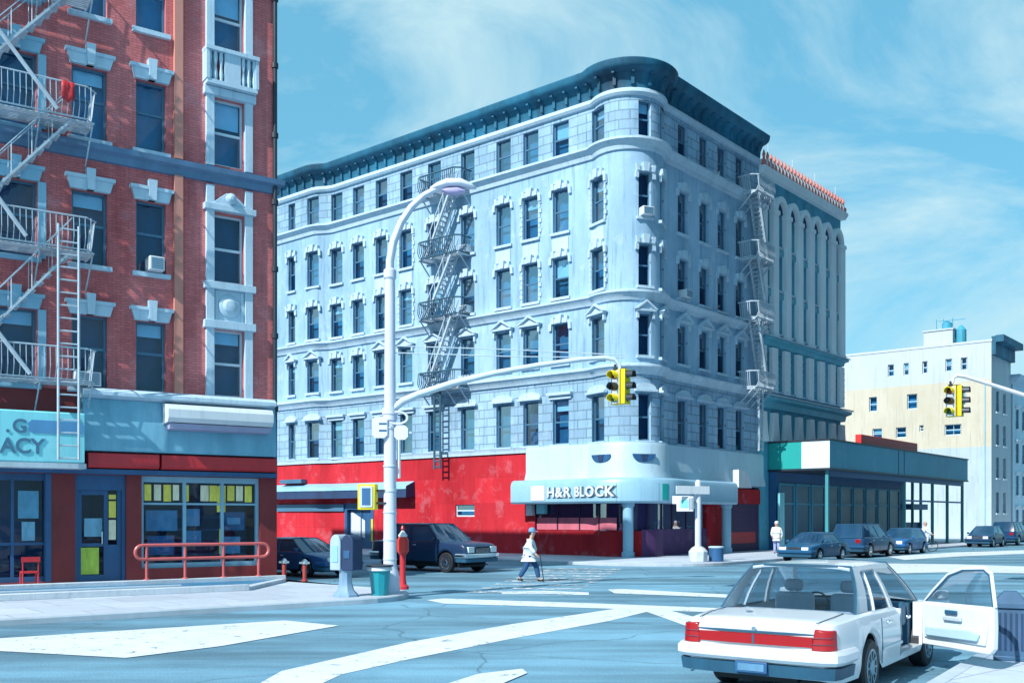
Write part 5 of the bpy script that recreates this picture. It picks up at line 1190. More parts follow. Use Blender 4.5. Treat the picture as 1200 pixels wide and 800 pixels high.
HAT = dict(L=4.1, W=1.75, r=.31, wr=.75, wf=3.25, top=[(0, .92), (.1, .95), (2.0, .92), (2.9, .92), (3.85, .80), (4.1, .70)],
           gh=dict(b=(.1, 3.2), t=(.55, 2.25), zr=1.46, wr=.58, p=[(.1, .45), (1.7, 1.8), (3.08, 3.2)]), handles=(1.9,), seams=(1.75, 2.9), tz=(.66, .84), bz=.44)
PICK = dict(L=5.4, W=1.98, r=.39, wr=1.15, wf=4.35, zb=.42, crease=.8, top=[(0, 1.16), (.1, 1.18), (2.0, 1.18), (3.7, 1.20), (5.1, 1.12), (5.4, 1.02)],
            gh=dict(b=(.9, 4.05), t=(1.3, 3.2), zr=1.86, wr=.70, p=[(.9, 1.2), (2.35, 2.5), (3.92, 4.05)]), handles=(1.5, 2.6), seams=(1.4, 2.42, 3.9), tz=(.86, 1.06), bz=.58, bm=M_CHROME)
def v(base, **k): d = dict(base); d.update(k); return d
mv = lambda h: (-h[0], -h[1])
# side street, both nosing towards the junction
hS = (.764, -.645)
car('black_pickup', (-3.2, 40.2), hS, 'black pickup with chrome bumper waiting in front of the red wall', v(PICK, cn='blue_black_paint', c=(.012, .035, .09)))
car('blue_sedan', (-7.75, 36.9), hS, 'dark blue saloon car behind the pay kiosk beside the brick building', v(SED, L=4.8, cn='dark_blue_paint', c=(.02, .10, .26)))
# parked along the far kerb of the avenue
gp = 'cars parked along the avenue kerb'
def park(t, off, cfg, cn, c, name, label, away=True, rev=False):
    p = add2(add2(C0, uR, t), nR, 6 + off); h = uR if away else mv(uR); car(name, p, h, label, v(cfg, cn=cn, c=c), group=gp)
park(4.6, 1.3, SED, 'deep_blue_paint', (.015, .09, .20), 'parked_sedan', 'low deep blue saloon, first of the cars parked by the canopy', away=False)
park(11.3, 1.2, SUV, 'navy_blue_paint', (.02, .08, .18), 'parked_estate', 'tall navy four wheel drive parked under the canopy post', away=True)
park(17.2, 1.2, HAT, 'royal_blue_paint', (.02, .12, .32), 'parked_hatchback', 'small blue hatchback parked just behind the navy four wheel drive', away=False)
park(34.4, 1.2, HAT, 'midnight_paint', (.012, .05, .12), 'parked_hatchback', 'dark rounded hatchback parked beyond the cyclist', away=False)
park(40.5, 1.4, SUV, 'night_blue_paint', (.012, .06, .16), 'parked_estate', 'dark blue tall car furthest along the avenue kerb', away=True)

# ------------------------------------------------------------------ people
def skin_mesh(name, pts, edges, rad, m, parent, root=0, sub=2):
    me = bpy.data.meshes.new(name); bm = bmesh.new(); ly = bm.verts.layers.skin.verify(); vs = [bm.verts.new(p) for p in pts]
    for a, b in edges: bm.edges.new((vs[a], vs[b]))
    for i, x in enumerate(vs):
        r = rad[i]; x[ly].radius = (r, r) if not isinstance(r, tuple) else r; x[ly].use_root = (i == root)
    bm.to_mesh(me); bm.free(); me.materials.append(m)
    o = bpy.data.objects.new(name, me); COL.objects.link(o); o.parent = parent
    sk = o.modifiers.new('Skin', 'SKIN'); sk.use_smooth_shade = True
    s = o.modifiers.new('Subdivision', 'SUBSURF'); s.levels = sub; s.render_levels = sub
    return o
def chain(pts, edges, rad, new, rads, start):
    i = start
    for p, r in zip(new, rads): pts.append(p); rad.append(r); edges.append((i, len(pts) - 1)); i = len(pts) - 1
    return i
M_SKIN = mat('skin', (.52, .34, .26), .6, var=.08)
def person(loc, heading, label, pose, jacket, trousers, hat=None, bag=None, shoes=M_BLACK, hair=M_BLACK, group=None):
    t = thing('person', loc, label, 'person', group, rz=math.atan2(heading[1], heading[0]), local=True)
    hip = pose.get('hip', (0, 0, .93)); sh = pose.get('chest', (.02, 0, 1.36)); hx, hy, hz = hip
    neck = (sh[0] + .02, 0, sh[2] + .13); head = (neck[0] + .03, 0, neck[2] + .15)
    pts = [hip]; ed = []; rad = [(.15, .12)]
    mid = tuple((a + b) / 2 for a, b in zip(hip, sh))
    i = chain(pts, ed, rad, [mid, sh, neck, (head[0], 0, head[2] - .02), (head[0] + .005, 0, head[2] + .09)], [(.14, .11), (.16, .11), .055, .092, .075], 0)
    shi = 2
    hd = 4
    chain(pts, ed, rad, [(head[0] + .105, 0, head[2] - .03)], [.018], hd)      # nose
    for s in (1, -1): chain(pts, ed, rad, [(head[0], s * .098, head[2] - .02)], [.018], hd)     # ears
    arms = pose['arms']
    for s, (el, wr) in zip((1, -1), arms):
        j = chain(pts, ed, rad, [(sh[0], s * .19, sh[2] + .02), el, wr, tuple(w + .5 * (w - e) * .3 for w, e in zip(wr, el))], [.062, .045, .033, .032], shi)
        q = wr
        dv = Vector(wr) - Vector(el); dv.normalize(); pw = Vector(wr) + dv * .085
        base_i = len(pts) - 1
        for k in range(4):
            o_ = Vector((.024 * (k - 1.5), 0, 0)); f1 = pw + o_ + dv * .035; f2 = f1 + dv * (.03 + .006 * (1.5 - abs(k - 1.5))) + Vector((0, -s * .012, 0))
            chain(pts, ed, rad, [tuple(f1), tuple(f2)], [.009, .008], base_i)
        th = Vector(wr) + dv * .04 + Vector((.045, -s * .01, 0)); chain(pts, ed, rad, [tuple(th), tuple(th + dv * .03)], [.011, .009], base_i)
    for s, (kn, an, toe) in zip((1, -1), pose['legs']):
        chain(pts, ed, rad, [(hx, s * .09 + hy, hz - .05), kn, an, toe], [.085, .058, .042, .035], 0)
    b = skin_mesh('body', pts, ed, rad, M_SKIN, t)
    # jacket
    P2 = [tuple(a * .75 + b_ * .25 for a, b_ in zip(hip, (hip[0], hip[1], hip[2] - .25)))]; ed = []; rad = [(.25, .20)]
    chain(P2, ed, rad, [hip, mid, sh, (neck[0] - .01, 0, neck[2] - .05)], [(.25, .20), (.235, .19), (.21, .165), .085], 0)
    for s, (el, wr) in zip((1, -1), arms):
        w2 = tuple(e + (w - e) * .93 for w, e in zip(wr, el)); chain(P2, ed, rad, [(sh[0], s * .20, sh[2] + .02), el, w2], [.10, .08, .068], 3)
    skin_mesh('jacket', P2, ed, rad, jacket, t, root=1)
    P3 = [hip]; ed = []; rad = [(.155, .135)]
    for s, (kn, an, toe) in zip((1, -1), pose['legs']):
        a2 = tuple(k + (a - k) * .94 for a, k in zip(an, kn)); chain(P3, ed, rad, [(hx, s * .095 + hy, hz - .08), kn, a2], [.125, .095, .08], 0)
    skin_mesh('trousers', P3, ed, rad, trousers, t)
    for s, (kn, an, toe) in zip((1, -1), pose['legs']):
        P4 = [(an[0] - .04, an[1], an[2] - .035), (an[0] + .06, an[1], an[2] - .04), (toe[0] + .02, toe[1], toe[2] - .0)]; skin_mesh('shoe', P4, [(0, 1), (1, 2)], [.045, .046, .034], shoes, t, sub=1)
    q = MB(); c = (head[0] - .01, 0, head[2] + .0)
    if hat:
        q.lathe(c, [(.118, .035), (.120, .06), (.112, .12), (.08, .165), (.02, .185)], 16); q.fpoly(Fr((head[0] + .14, 0), (0, 1), (1, 0)), [(-.075, head[2] + .04), (.075, head[2] + .04), (.075, head[2] + .055), (-.075, head[2] + .055)], -.06, .06); q.build('cap', hat, t, local=True)
        q = MB(); q.lathe((head[0] - .035, 0, head[2] - .03), [(.075, -.03), (.095, .0), (.10, .06)], 14); q.build('hair', hair, t, local=True)
    else:
        q.lathe((head[0] - .03, 0, head[2] - .01), [(.085, -.05), (.108, .0), (.115, .06), (.10, .12), (.06, .155), (.015, .17)], 16); q.build('hair', hair, t, local=True)
    return t
walk = dict(arms=(((-.10, .26, 1.12), (-.02, .27, .90)), ((.10, -.26, 1.12), (.26, -.25, .93))),
            legs=(((.22, .10, .52), (.30, .10, .10), (.44, .10, .05)), ((-.08, -.10, .50), (-.32, -.10, .13), (-.20, -.10, .05))), hip=(0, 0, .90), chest=(.06, 0, 1.33))
stand = dict(arms=(((-.02, .26, 1.12), (.06, .26, .88)), ((.04, -.26, 1.12), (.16, -.22, .95))), legs=(((.03, .10, .50), (.01, .11, .08), (.14, .12, .04)), ((-.02, -.10, .50), (-.04, -.11, .08), (.09, -.12, .04))), hip=(0, 0, .92), chest=(.02, 0, 1.35))
ride = dict(arms=(((.28, .24, 1.18), (.50, .22, 1.06)), ((.28, -.24, 1.18), (.50, -.22, 1.06))), legs=(((.36, .12, .72), (.22, .12, .30), (.34, .12, .24)), ((.30, -.12, .90), (.20, -.12, .52), (.32, -.12, .46))), hip=(-.12, 0, .98), chest=(.12, 0, 1.40))
M_JKT = mat('white_jacket', (.66, .72, .78), .8, var=.12, scale=6, bump=.2)
M_JEAN = mat('dark_blue_denim', (.02, .08, .20), .85, var=.25, scale=8)
M_CAPB = mat('blue_cap', (.16, .30, .50), .8)
p1 = ground(620, 681.5)
person((*p1, .006), (.98, -.2), 'person in loose white jacket, dark blue trousers and blue cap walking across the junction', walk, M_JKT, M_JEAN, hat=M_CAPB)
t = thing('walking_stick', (p1[0] + .38, p1[1] - .3), 'thin dark walking stick in the hand of the person crossing', 'walking stick')
q = MB(); x, y = p1[0] + .24, p1[1] - .30; q.tube([(x + .05, y, .84), (x + .02, y, .90), (x + .08, y, .92), (x + .12, y, .86), (x + .24, y, .01)], .014, 6); q.build('stick', M_BLKM, t)
person((14.6, 55.2, .13), (-.4, -.9), 'person in white hooded top standing on the pavement by the canopy corner', stand, M_JKT, mat('lavender_trousers', (.30, .36, .60), .85, var=.15), hair=M_JKT)
# cyclist
bp = (25.4, 61.9); bh = (.97, -.24)
person((*bp, .02), bh, 'person in white top riding a bicycle past the canopy', ride, M_JKT, mat('pale_shorts', (.60, .62, .68), .8), hair=M_SKIN, shoes=M_WHITE)
t = thing('bicycle', bp, 'thin framed bicycle ridden by the person in white', 'bicycle', rz=math.atan2(bh[1], bh[0]), local=True)
for x in (-.52, .54):
    q = MB(); q.tube([(x + .33 * math.cos(a), 0, .34 + .33 * math.sin(a)) for a in [2 * math.pi * k / 24 for k in range(25)]], .022, 6, cap=False); w_ = q.build('wheel', M_BLACK, t, local=True)
    q = MB()
    for k in range(12): a = math.pi * k / 6; q.bar((x, 0, .34), (x + .32 * math.cos(a), 0, .34 + .32 * math.sin(a)), .004, 3)
    q.build('spokes', M_CHROME, w_, local=True)
q = MB(); q.bar((-.52, 0, .34), (-.05, 0, .30), .016, 6); q.bar((-.52, 0, .34), (-.18, 0, .82), .014, 6); q.bar((-.05, 0, .30), (-.20, 0, .90), .018, 6); q.bar((-.05, 0, .30), (.38, 0, .78), .018, 6); q.bar((-.17, 0, .80), (.37, 0, .84), .018, 6); q.bar((.36, 0, .92), (.54, 0, .34), .018, 6); q.build('frame', M_IROND, t, local=True)
q = MB(); q.tube([(.46, .26, 1.02), (.40, .2, 1.0), (.36, 0, .96), (.40, -.2, 1.0), (.46, -.26, 1.02)], .015, 6); q.bar((.36, 0, .96), (.36, 0, .88), .016, 6); q.build('handlebar', M_CHROME, t, local=True)
q = MB(); q.fpoly(Fr((0, 0), (1, 0), (0, 1)), [(-.34, .90), (-.05, .91), (-.08, .95), (-.32, .97)], -.07, .07); q.build('saddle', M_BLACK, t, local=True, bevel=.02)
q = MB(); q.lathe((-.05, 0, .30), [(.10, -.01), (.10, .01)], 18, axis='y'); q.bar((-.05, .06, .30), (.10, .10, .20), .012); q.bar((-.05, -.06, .30), (-.18, -.10, .42), .012); q.build('crank', M_CHROME, t, local=True)

# ------------------------------------------------------------------ lamp post with signal arm
LY = 26.6; LP = (ray(457) * LY, LY)
def at(px, py, Y): return (ray(px) * Y, Y, zat(py, Y))
t = thing('street_lamp', (*LP, .13), 'tall pale lamp post with curved neck, carrying a long signal arm over the junction', 'street lamp')
q = MB(); q.lathe((*LP, .13), [(.26, 0), (.27, .12), (.24, .5), (.20, .62), (.175, .7), (.165, 3), (.145, 6.5), (.135, 8.3), (.17, 8.35), (.17, 8.55), (.12, 8.6)], 20); q.build('pole', M_POLE, t)
nk = [(457, 330), (457, 306), (461, 284), (470, 261), (482, 243), (497, 229), (512, 221), (526, 217)]
q = MB(); q.tube([at(a, b, LY) for a, b in nk], [.115, .112, .108, .10, .095, .085, .075, .065], 12); q.build('neck', M_POLE, t)
q = MB()
secs = [(504, 222, .05, .05), (512, 219, .13, .09), (524, 216, .20, .12), (540, 216, .21, .12), (552, 219, .14, .08), (558, 221, .04, .03)]
rows_ = []
for a, b, wy, hz in secs:
    c = at(a, b, LY); rows_.append([(c[0], c[1] + wy * math.cos(2 * math.pi * k / 12), c[2] + hz * math.sin(2 * math.pi * k / 12) * (1.25 if math.sin(2 * math.pi * k / 12) > 0 else .7)) for k in range(12)])
q.grid(rows_, closed=True); q.quad(*rows_[0]); q.quad(*rows_[-1]); he = q.build('lamp_head', M_POLE, t, smooth=60)
q = MB(); rows_ = []
for a, b, wy, hz in ((517, 221, .08, .02), (524, 222, .13, .09), (536, 222, .14, .12), (545, 222, .08, .03)):
    c = at(a, b, LY); rows_.append([(c[0], c[1] + wy * math.cos(2 * math.pi * k / 10), c[2] - .05 + hz * math.sin(2 * math.pi * k / 10)) for k in range(10)])
q.grid(rows_, closed=True); q.quad(*rows_[0]); q.quad(*rows_[-1]); q.build('lens', mat('mauve_lens', (.42, .38, .62), .2, var=.1), he, smooth=60)
arm = [(458, 484), (462, 478), (472, 470), (490, 462), (530, 449), (580, 437), (630, 428), (680, 421), (708, 419), (720, 421), (726, 427), (727, 436)]
q = MB(); q.tube([at(a, b, LY) for a, b in arm], [.10, .10, .10, .098, .09, .082, .074, .066, .06, .056, .052, .05], 12); q.build('signal_arm', mat('blue_white_steel', (.52, .62, .70), .4, var=.12, scale=3), t)
q = MB()
for zz, rr in ((zat(482, LY), .21), (zat(489, LY), .19)): q.lathe((*LP, zz), [(.15, -.09), (rr, -.08), (rr, .08), (.15, .09)], 16)
q.tube([(LP[0] + .26 * math.cos(a) + .22, LY - .12, zat(490, LY) + .16 * math.sin(a)) for a in [2 * math.pi * k / 16 for k in range(17)]], .035, 6)
q.build('arm_bracket', M_POLE, t)
for y in (668, 655, 632, 600, 575, 546): q = MB(); q.lathe((*LP, zat(y, LY)), [(.155, -.03), (.185, -.02), (.185, .02), (.155, .03)], 16); q.build('clamp', MATS['blue_white_steel'], t)
for a, b in ((405, 414), (413, 417)): q = MB(); q.tube([at(457, a, LY), at(600, a + 4.5, LY), at(732, b + 2, LY)], .016, 5); q.build('guy_wire', M_IRON, t)
q = MB(); c = at(467, 560, LY); q.tube([(c[0], LY + .05, c[2]), (c[0], LY + .05, zat(512, LY))], .055, 8); q.build('conduit', M_WHITE, t)

def signal(name, c, face, label, h=.92):
    """three-lens head hanging with its top at c, looking towards face"""
    t = thing(name, c, label, 'traffic light', 'yellow traffic lights')
    l = math.hypot(*face); f = (face[0] / l, face[1] / l); u = (-f[1], f[0]); fr = Fr((c[0], c[1]), u, f); z1 = c[2]; s = h / 3; w = .155
    q = MB(); q.box(fr, -w, w, -.22, .0, z1 - h, z1)
    for k in range(1, 3): q.box(fr, -w - .006, w + .006, -.226, -.004, z1 - h + s * k - .008, z1 - h + s * k + .008)
    q.build('housing', M_YEL, t, bevel=.015)
    q = MB(); q.box(fr, -w + .012, w - .012, .001, .02, z1 - h + .02, z1 - .02); q.build('front_plate', mat('grey_signal_front', (.40, .46, .52), .5, var=.2), t, smooth=0)
    for k, m_ in enumerate((mat('green_lens', (.01, .10, .08), .15), mat('amber_lens', (.10, .05, .01), .15), mat('dark_red_lens', (.12, .01, .01), .15))):
        zz = z1 - h + s * (k + .5); cc = fr(0, .02, zz)
        q = MB(); q.lathe(cc, [(.105, 0), (.10, .012), (.05, .03), (.01, .034)], 18, axis=(fr.u, fr.n)); q.build('lens', m_, t)
        q = MB(); n = 16; A = []; B = []; A2 = []; B2 = []
        for j in range(n + 1):
            a = R(-35) + R(250) * j / n; ca, sa = math.cos(a), math.sin(a); dl = .23 if sa > -.1 else .15
            A.append(fr(ca * .125, .02, zz + sa * .125)); B.append(fr(ca * .122, dl, zz + sa * .122 - .01)); A2.append(fr(ca * .113, .02, zz + sa * .113)); B2.append(fr(ca * .110, dl, zz + sa * .110 - .01))
        q.grid([A, B, B2, A2, A]); q.quad(A[0], B[0], B2[0], A2[0]); q.quad(A[-1], B[-1], B2[-1], A2[-1]); q.build('visor', M_YEL if k != 1 else M_BLKM, t)
    # second head on the same bracket, looking across
    g = (f[0] * math.cos(R(100)) - f[1] * math.sin(R(100)), f[0] * math.sin(R(100)) + f[1] * math.cos(R(100))); fr2 = Fr((c[0] + g[0] * .30 - f[0] * .1, c[1] + g[1] * .30 - f[1] * .1), (-g[1], g[0]), g)
    q = MB(); q.box(fr2, -w, w, -.12, .0, z1 - h, z1); q.build('side_housing', M_YEL, t, bevel=.015)
    for k in range(3):
        zz = z1 - h + s * (k + .5); q = MB(); A = []; B = []
        for j in range(13):
            a = R(-20) + R(220) * j / 12; A.append(fr2(math.cos(a) * .12, .0, zz + math.sin(a) * .12)); B.append(fr2(math.cos(a) * .12, .2, zz + math.sin(a) * .12 - .01))
        q.grid([A, B]); q.build('side_visor', M_BLKM, t)
        m2 = MATS['green_lens']; q = MB(); q.lathe(fr2(0, .0, zz), [(.10, 0), (.05, .02), (.01, .024)], 16, axis=(fr2.u, fr2.n)); q.build('side_lens', m2, t)
    q = MB(); q.lathe((c[0], c[1], z1), [(.06, 0), (.06, .05), (.035, .06), (.035, .14)], 10); q.box(fr, -.12, .25, -.16, -.06, z1 - .01, z1 + .03); q.build('hanger', M_BLKM, t)
signal('traffic_light', at(721, 433, LY), (-.72, -.70), 'yellow traffic light hanging from the long arm before the rounded grey corner')

# second signal, its arm reaching in from a post outside the frame on the right
SY = 30.0; sp_ = (ray(1335) * SY, SY)
t = thing('signal_post', (*sp_, .13), 'thin white signal arm reaching in before the white apartment block', 'signal post')
q = MB(); q.lathe((*sp_, .13), [(.22, 0), (.2, .5), (.13, .6), (.11, 5.6)], 16); q.build('pole', M_POLE, t)
q = MB(); q.tube([at(a, b, SY) for a, b in ((1335, 506), (1270, 484), (1200, 463), (1160, 450), (1130, 441), (1121, 440), (1117, 443), (1116, 449))], [.09, .08, .07, .06, .055, .05, .045, .045], 10); q.build('signal_arm', mat('pale_arm', (.68, .68, .70), .45), t)
signal('traffic_light', at(1114, 452, SY), (-.72, -.70), 'yellow traffic light in front of the white apartment block')
cE = (17.3, 29.3); oe = rounded(add2(cE, uR, 20), cE, add2(cE, nR, 20), 1.5, 6)
pavement([add2(cE, uR, 90)] + oe + [add2(cE, nR, 50)] + [add2(add2(cE, nR, 50), uR, 90)], len(oe) + 2)

# walk signal on the lamp post, plates
c = at(430, 568, LY - .15); fr = Fr((c[0], c[1]), (1, 0), (0, -1))
t = thing('pedestrian_signal', c, 'yellow framed walk signal box on the left of the lamp post', 'walk signal')
z1 = zat(567, LY); z0 = zat(597, LY)
fr = Fr((c[0], c[1]), (.97, -.24), (-.24, -.97))
q = MB(); q.box(fr, -.27, .22, -.25, 0, z0, z1); q.build('housing', M_YEL, t, bevel=.02)
q = MB(); q.box(fr, -.20, .17, .001, .03, z0 + .06, z1 - .06); fa = q.build('face', M_IRON, t, bevel=.01)
q = MB(); q.box(fr, -.13, .11, .031, .036, z0 + .12, z1 - .11); q.build('screen', M_BLUE, fa, smooth=0)
q = MB(); q.box(fr, .2, .5, -.2, -.12, z0 + .15, z0 + .2); q.box(fr, .2, .5, -.2, -.12, z1 - .2, z1 - .15); q.build('bracket', M_BLKM, t, smooth=0)
def plate(px0, px1, py0, py1, Y, label, stripes=True, rnd=True):
    c = at((px0 + px1) / 2, py1, Y); fr = Fr((c[0], Y), (1, 0), (0, -1)); hw = (ray(px1) - ray(px0)) * Y / 2; za, zb_ = zat(py1, Y), zat(py0, Y); t = thing('street_sign', c, label, 'street sign', 'plates on the lamp post')
    q = MB(); e = .08; q.fpoly(fr, [(-hw + e, za), (hw - e, za), (hw, za + e), (hw, zb_ - e), (hw - e, zb_), (-hw + e, zb_), (-hw, zb_ - e), (-hw, za + e)], -.02, .01); q.build('plate', M_WHITE, t, smooth=0)
    if stripes:
        q = MB()
        for k in (.3, .62): zz = za + (zb_ - za) * k; q.box(fr, -hw * .1, hw * .92, .0105, .014, zz, zz + .05)
        q.build('marking', M_BLUE, t, smooth=0)
    q = MB(); q.box(fr, -hw, hw + .1, -.06, -.021, (za + zb_) / 2 - .03, (za + zb_) / 2 + .03); q.build('bracket', M_IRON, t, smooth=0)
plate(436, 454, 488, 513, LY - .2, 'white street sign plate with blue lines left of the lamp post')
plate(462, 478, 498, 515, LY - .2, 'blank white street sign plate right of the lamp post under the arm', stripes=False)

# ------------------------------------------------------------------ pavement things
# pay kiosk
c = (ray(405) * 25.35, 25.35); t = thing('pay_kiosk', (*c, .13), 'grey pay kiosk with its shadow side coloured dark blue, rounded top and flared pedestal', 'kiosk')
fr = Fr(c, (.94, .34), (.34, -.94)); fr = Fr(c, (.90, -.43), (-.43, -.90))
q = MB(); q.lathe((*c, .13), [(.34, 0), (.33, .05), (.22, .16), (.17, .34), (.16, .62), (.20, .70)], 8); q.build('pedestal', mat('blue_grey_steel', (.20, .33, .47), .45, var=.2, scale=4), t)
def shell(u0, u1, m_, nm, d0=-.22, d1=.22):
    q = MB(); w = (u1 - u0) / 2; uc = (u0 + u1) / 2
    o = [(u0, .80), (u1, .80)] + [(uc + w * math.cos(math.pi * k / 10), 1.48 + .22 * math.sin(math.pi * k / 10)) for k in range(11)]
    q.fpoly(fr, o, d0, d1); return q.build(nm, m_, t, bevel=.02)
shell(-.33, -.01, mat('silver_shell', (.36, .48, .58), .35, var=.2, scale=3), 'silver_half'); shell(.0, .36, mat('shadow_side_shell', (.010, .035, .10), .55, var=.3, scale=3), 'shadow_half', -.24, .20)  # right half coloured dark to stand for the kiosk's shadow side
q = MB(); q.box(fr, -.27, -.08, .221, .235, 1.0, 1.42); q.build('panel', M_LBLUE, t, bevel=.01)
q = MB(); q.box(fr, .08, .26, .201, .215, 1.1, 1.3); q.build('screen', M_BLUE, t, bevel=.01)
# litter bin
c = (ray(445) * 25.75, 25.75); t = thing('litter_bin', (*c, .13), 'teal tapered litter bin with white liner beside the lamp post', 'litter bin')
q = MB(); q.lathe((*c, .13), [(.20, 0), (.21, .02), (.285, .68), (.30, .69), (.30, .73), (.265, .73), (.26, .60)], 10); q.build('bin', mat('teal_bin', (.01, .28, .34), .45, var=.2, scale=4), t)
q = MB(); q.lathe((*c, .13), [(.262, .62), (.306, .735), (.318, .70), (.322, .64), (.300, .65)], 24); q.build('liner', M_WHITE, t)
q = MB(); q.lathe((*c, .13), [(.30, .735), (.35, .74), (.35, .78), (.25, .79), (.2, .77)], 24); q.build('rim', M_BLKM, t)
# red fire alarm post
c = (ray(472) * 27.9, 27.9); t = thing('fire_alarm_post', (*c, .13), 'slim red alarm post with pale head behind the lamp post', 'alarm post')
q = MB(); q.lathe((*c, .13), [(.17, 0), (.17, .08), (.11, .14), (.085, .3), (.085, .95), (.13, 1.0)], 12); q.build('post', M_REDT, t)
q = MB(); q.lathe((*c, 1.13), [(.13, 0), (.17, .06), (.17, .36), (.12, .46)], 8); q.build('call_box', mat('bright_red_box', (.62, .04, .03), .4, var=.15), t, bevel=.01)
q = MB(); q.lathe((*c, 1.59), [(.12, 0), (.13, .04), (.07, .12), (.02, .2)], 12); q.build('head', M_WHITE, t)
q = MB(); q.lathe((*c, 1.77), [(.045, 0), (.06, .05), (.03, .13)], 10); q.build('lamp', M_TAIL, t)
# red standpipes behind
for x, Y, lab in ((357, 31.3, 'stubby red standpipe with silver cap in front of the blue saloon'), (333, 31.8, 'stubby red standpipe next to the brick corner')):
    c = (ray(x) * Y, Y); t = thing('standpipe', (*c, .13), lab, 'standpipe', 'red standpipes')
    q = MB(); q.lathe((*c, .13), [(.10, 0), (.10, .04), (.065, .06), (.065, .50), (.085, .52)], 12); q.build('pipe', mat('dull_red_pipe', (.42, .06, .05), .5, var=.2), t)
    q = MB(); q.lathe((*c, .65), [(.085, 0), (.10, .02), (.10, .1), (.05, .16), (.01, .18)], 12); q.tube([(c[0] - .16, c[1], .70), (c[0] + .16, c[1], .70)], .045, 8); q.build('cap', M_CHROME, t)
# ramp with painted floor in front of the shop
fA = Fr(RC, uA, nA)
t = thing('ramp', fA(5, 3.6, .13), 'low concrete ramp with blue painted floor and pale rims before the shopfront', 'ramp')
uu0, uu1 = .6, 10.6
q = MB(); q.box(fA, uu0, uu1, 2.1, 2.3, .125, .34); q.box(fA, uu0 + 2.2, uu1, 4.95, 5.15, .125, .30); q.extr([fA(uu0, 2.3, .12), fA(uu0 + .25, 2.3, .12), fA(uu0 + 2.45, 4.95, .12), fA(uu0 + 2.2, 5.15, .12)], (0, 0, .12)); q.build('rim', M_CONC, t, bevel=.02)
q = MB(); q.extr([fA(uu0 + .25, 2.3, .12), fA(uu1, 2.3, .12), fA(uu1, 4.95, .12), fA(uu0 + 2.45, 4.95, .12)], (0, 0, .10)); q.build('floor', mat('blue_floor_paint', (.05, .20, .36), .6, var=.3, scale=1.5, bump=.2), t, smooth=0)
q = MB(); q.box(fA, 4.2, 10.3, 3.5, 3.66, .225, .26); q.build('stripe', M_WHITE, t, smooth=0)
q = MB(); q.fpoly(Fr(fA(0, 0, 0)[:2], nA, uA), [(1.6, .12), (5.3, .12), (5.2, .30), (4.6, .58), (2.0, .66), (1.7, .5)], uu1 + .01, uu1 + .75); q.build('end_block', M_CONC, t, bevel=.06)
# handrail
t = thing('handrail', fA(3, 2.2, .13), 'red tubular handrail with looped ends in front of the shop window', 'handrail')
us = [hit(add2(RC, nA, 2.2), uA, x) for x in (303, 262, 217, 172)]; q = MB()
z0, z1 = .93, 1.33; ua, ub = us[0] - .12, us[-1] + .12
loop = [(ua, z1)] + [(ub, z1)] + [(ub + .2 * math.sin(math.pi * k / 8), (z0 + z1) / 2 + .2 * math.cos(math.pi * k / 8)) for k in range(1, 8)] + [(ub, z0), (ua, z0)] + [(ua - .2 * math.sin(math.pi * k / 8), (z0 + z1) / 2 - .2 * math.cos(math.pi * k / 8)) for k in range(1, 8)] + [(ua, z1)]
q.tube([fA(u, 2.2, z) for u, z in loop], .05, 8, cap=False); q.build('rail', mat('pink_red_paint', (.58, .12, .12), .4, var=.18, scale=4), t)
for u in us:
    q = MB(); q.bar(fA(u, 2.2, .30), fA(u, 2.2, 1.30), .042, 8); q.lathe(fA(u, 2.2, .33), [(.09, 0), (.09, .03), (.04, .05)], 10); q.build('post', MATS['pink_red_paint'], t)
# red chair outside the left shop
tf = P_ = None
uch = PR.L - 24 - PR.px(29); c = fA(uch, .75, .13)
t = thing('chair', c, 'small red chair standing outside the shop at the far left', 'chair'); fc = Fr(c[:2], uA, nA)
q = MB(); q.box(fc, -.22, .22, -.22, .22, .56, .61); q.build('seat', M_REDT, t, bevel=.01)
for u in (-.2, .2):
    for d in (-.2, .2): q = MB(); q.bar(fc(u, d, .13), fc(u, d, .56), .025, 6); q.build('leg', M_REDT, t)
q = MB(); q.bar(fc(-.2, .2, .6), fc(-.2, .24, 1.02), .022, 6); q.bar(fc(.2, .2, .6), fc(.2, .24, 1.02), .022, 6); q.box(fc, -.24, .24, .22, .26, .88, 1.02); q.build('backrest', M_REDT, t)
# street name pole at the grey corner
c = (8.35, 44.9); t = thing('sign_post', (*c, .13), 'white post with crossed street name plates on the corner pavement', 'sign post')
q = MB(); q.lathe((*c, .13), [(.42, 0), (.44, .45), (.30, .62), (.16, .7)], 8); q.build('footing', M_CONC, t, bevel=.03)
q = MB(); q.lathe((*c, .8), [(.14, 0), (.14, 2.9), (.06, 3.0)], 12); q.build('post', M_POLE, t)
for fr, u0, u1, z0, mm in ((Fr(c, (.97, -.2), (-.2, -.97)), -1.15, -.12, 2.72, M_WHITE), (Fr(c, (.9, .4), (.4, -.9)), -1.3, .5, 3.15, M_WHITE), (Fr(c, (.97, -.2), (-.2, -.97)), -.62, -.12, 2.5, M_WHITE)):
    q = MB(); q.box(fr, u0, u1, .15, .19, z0, z0 + .36); q.build('name_plate', mm, t, bevel=.008)
fr = Fr(c, (.97, -.2), (-.2, -.97)); q = MB(); q.box(fr, -.95, -.2, .1, .45, 2.38, 3.05); bx = q.build('walk_signal', mat('pale_box', (.70, .72, .74), .5), t, bevel=.02)
q = MB(); q.box(fr, -.78, -.42, .455, .47, 2.55, 2.9); q.build('screen', M_AQUA, bx, smooth=0)
q = MB()
for k in range(3): q.box(fr, -.38 + k * .06, -.35 + k * .06, .452, .46, 2.45, 2.98)
q.build('louvre', M_SASH, bx, smooth=0)
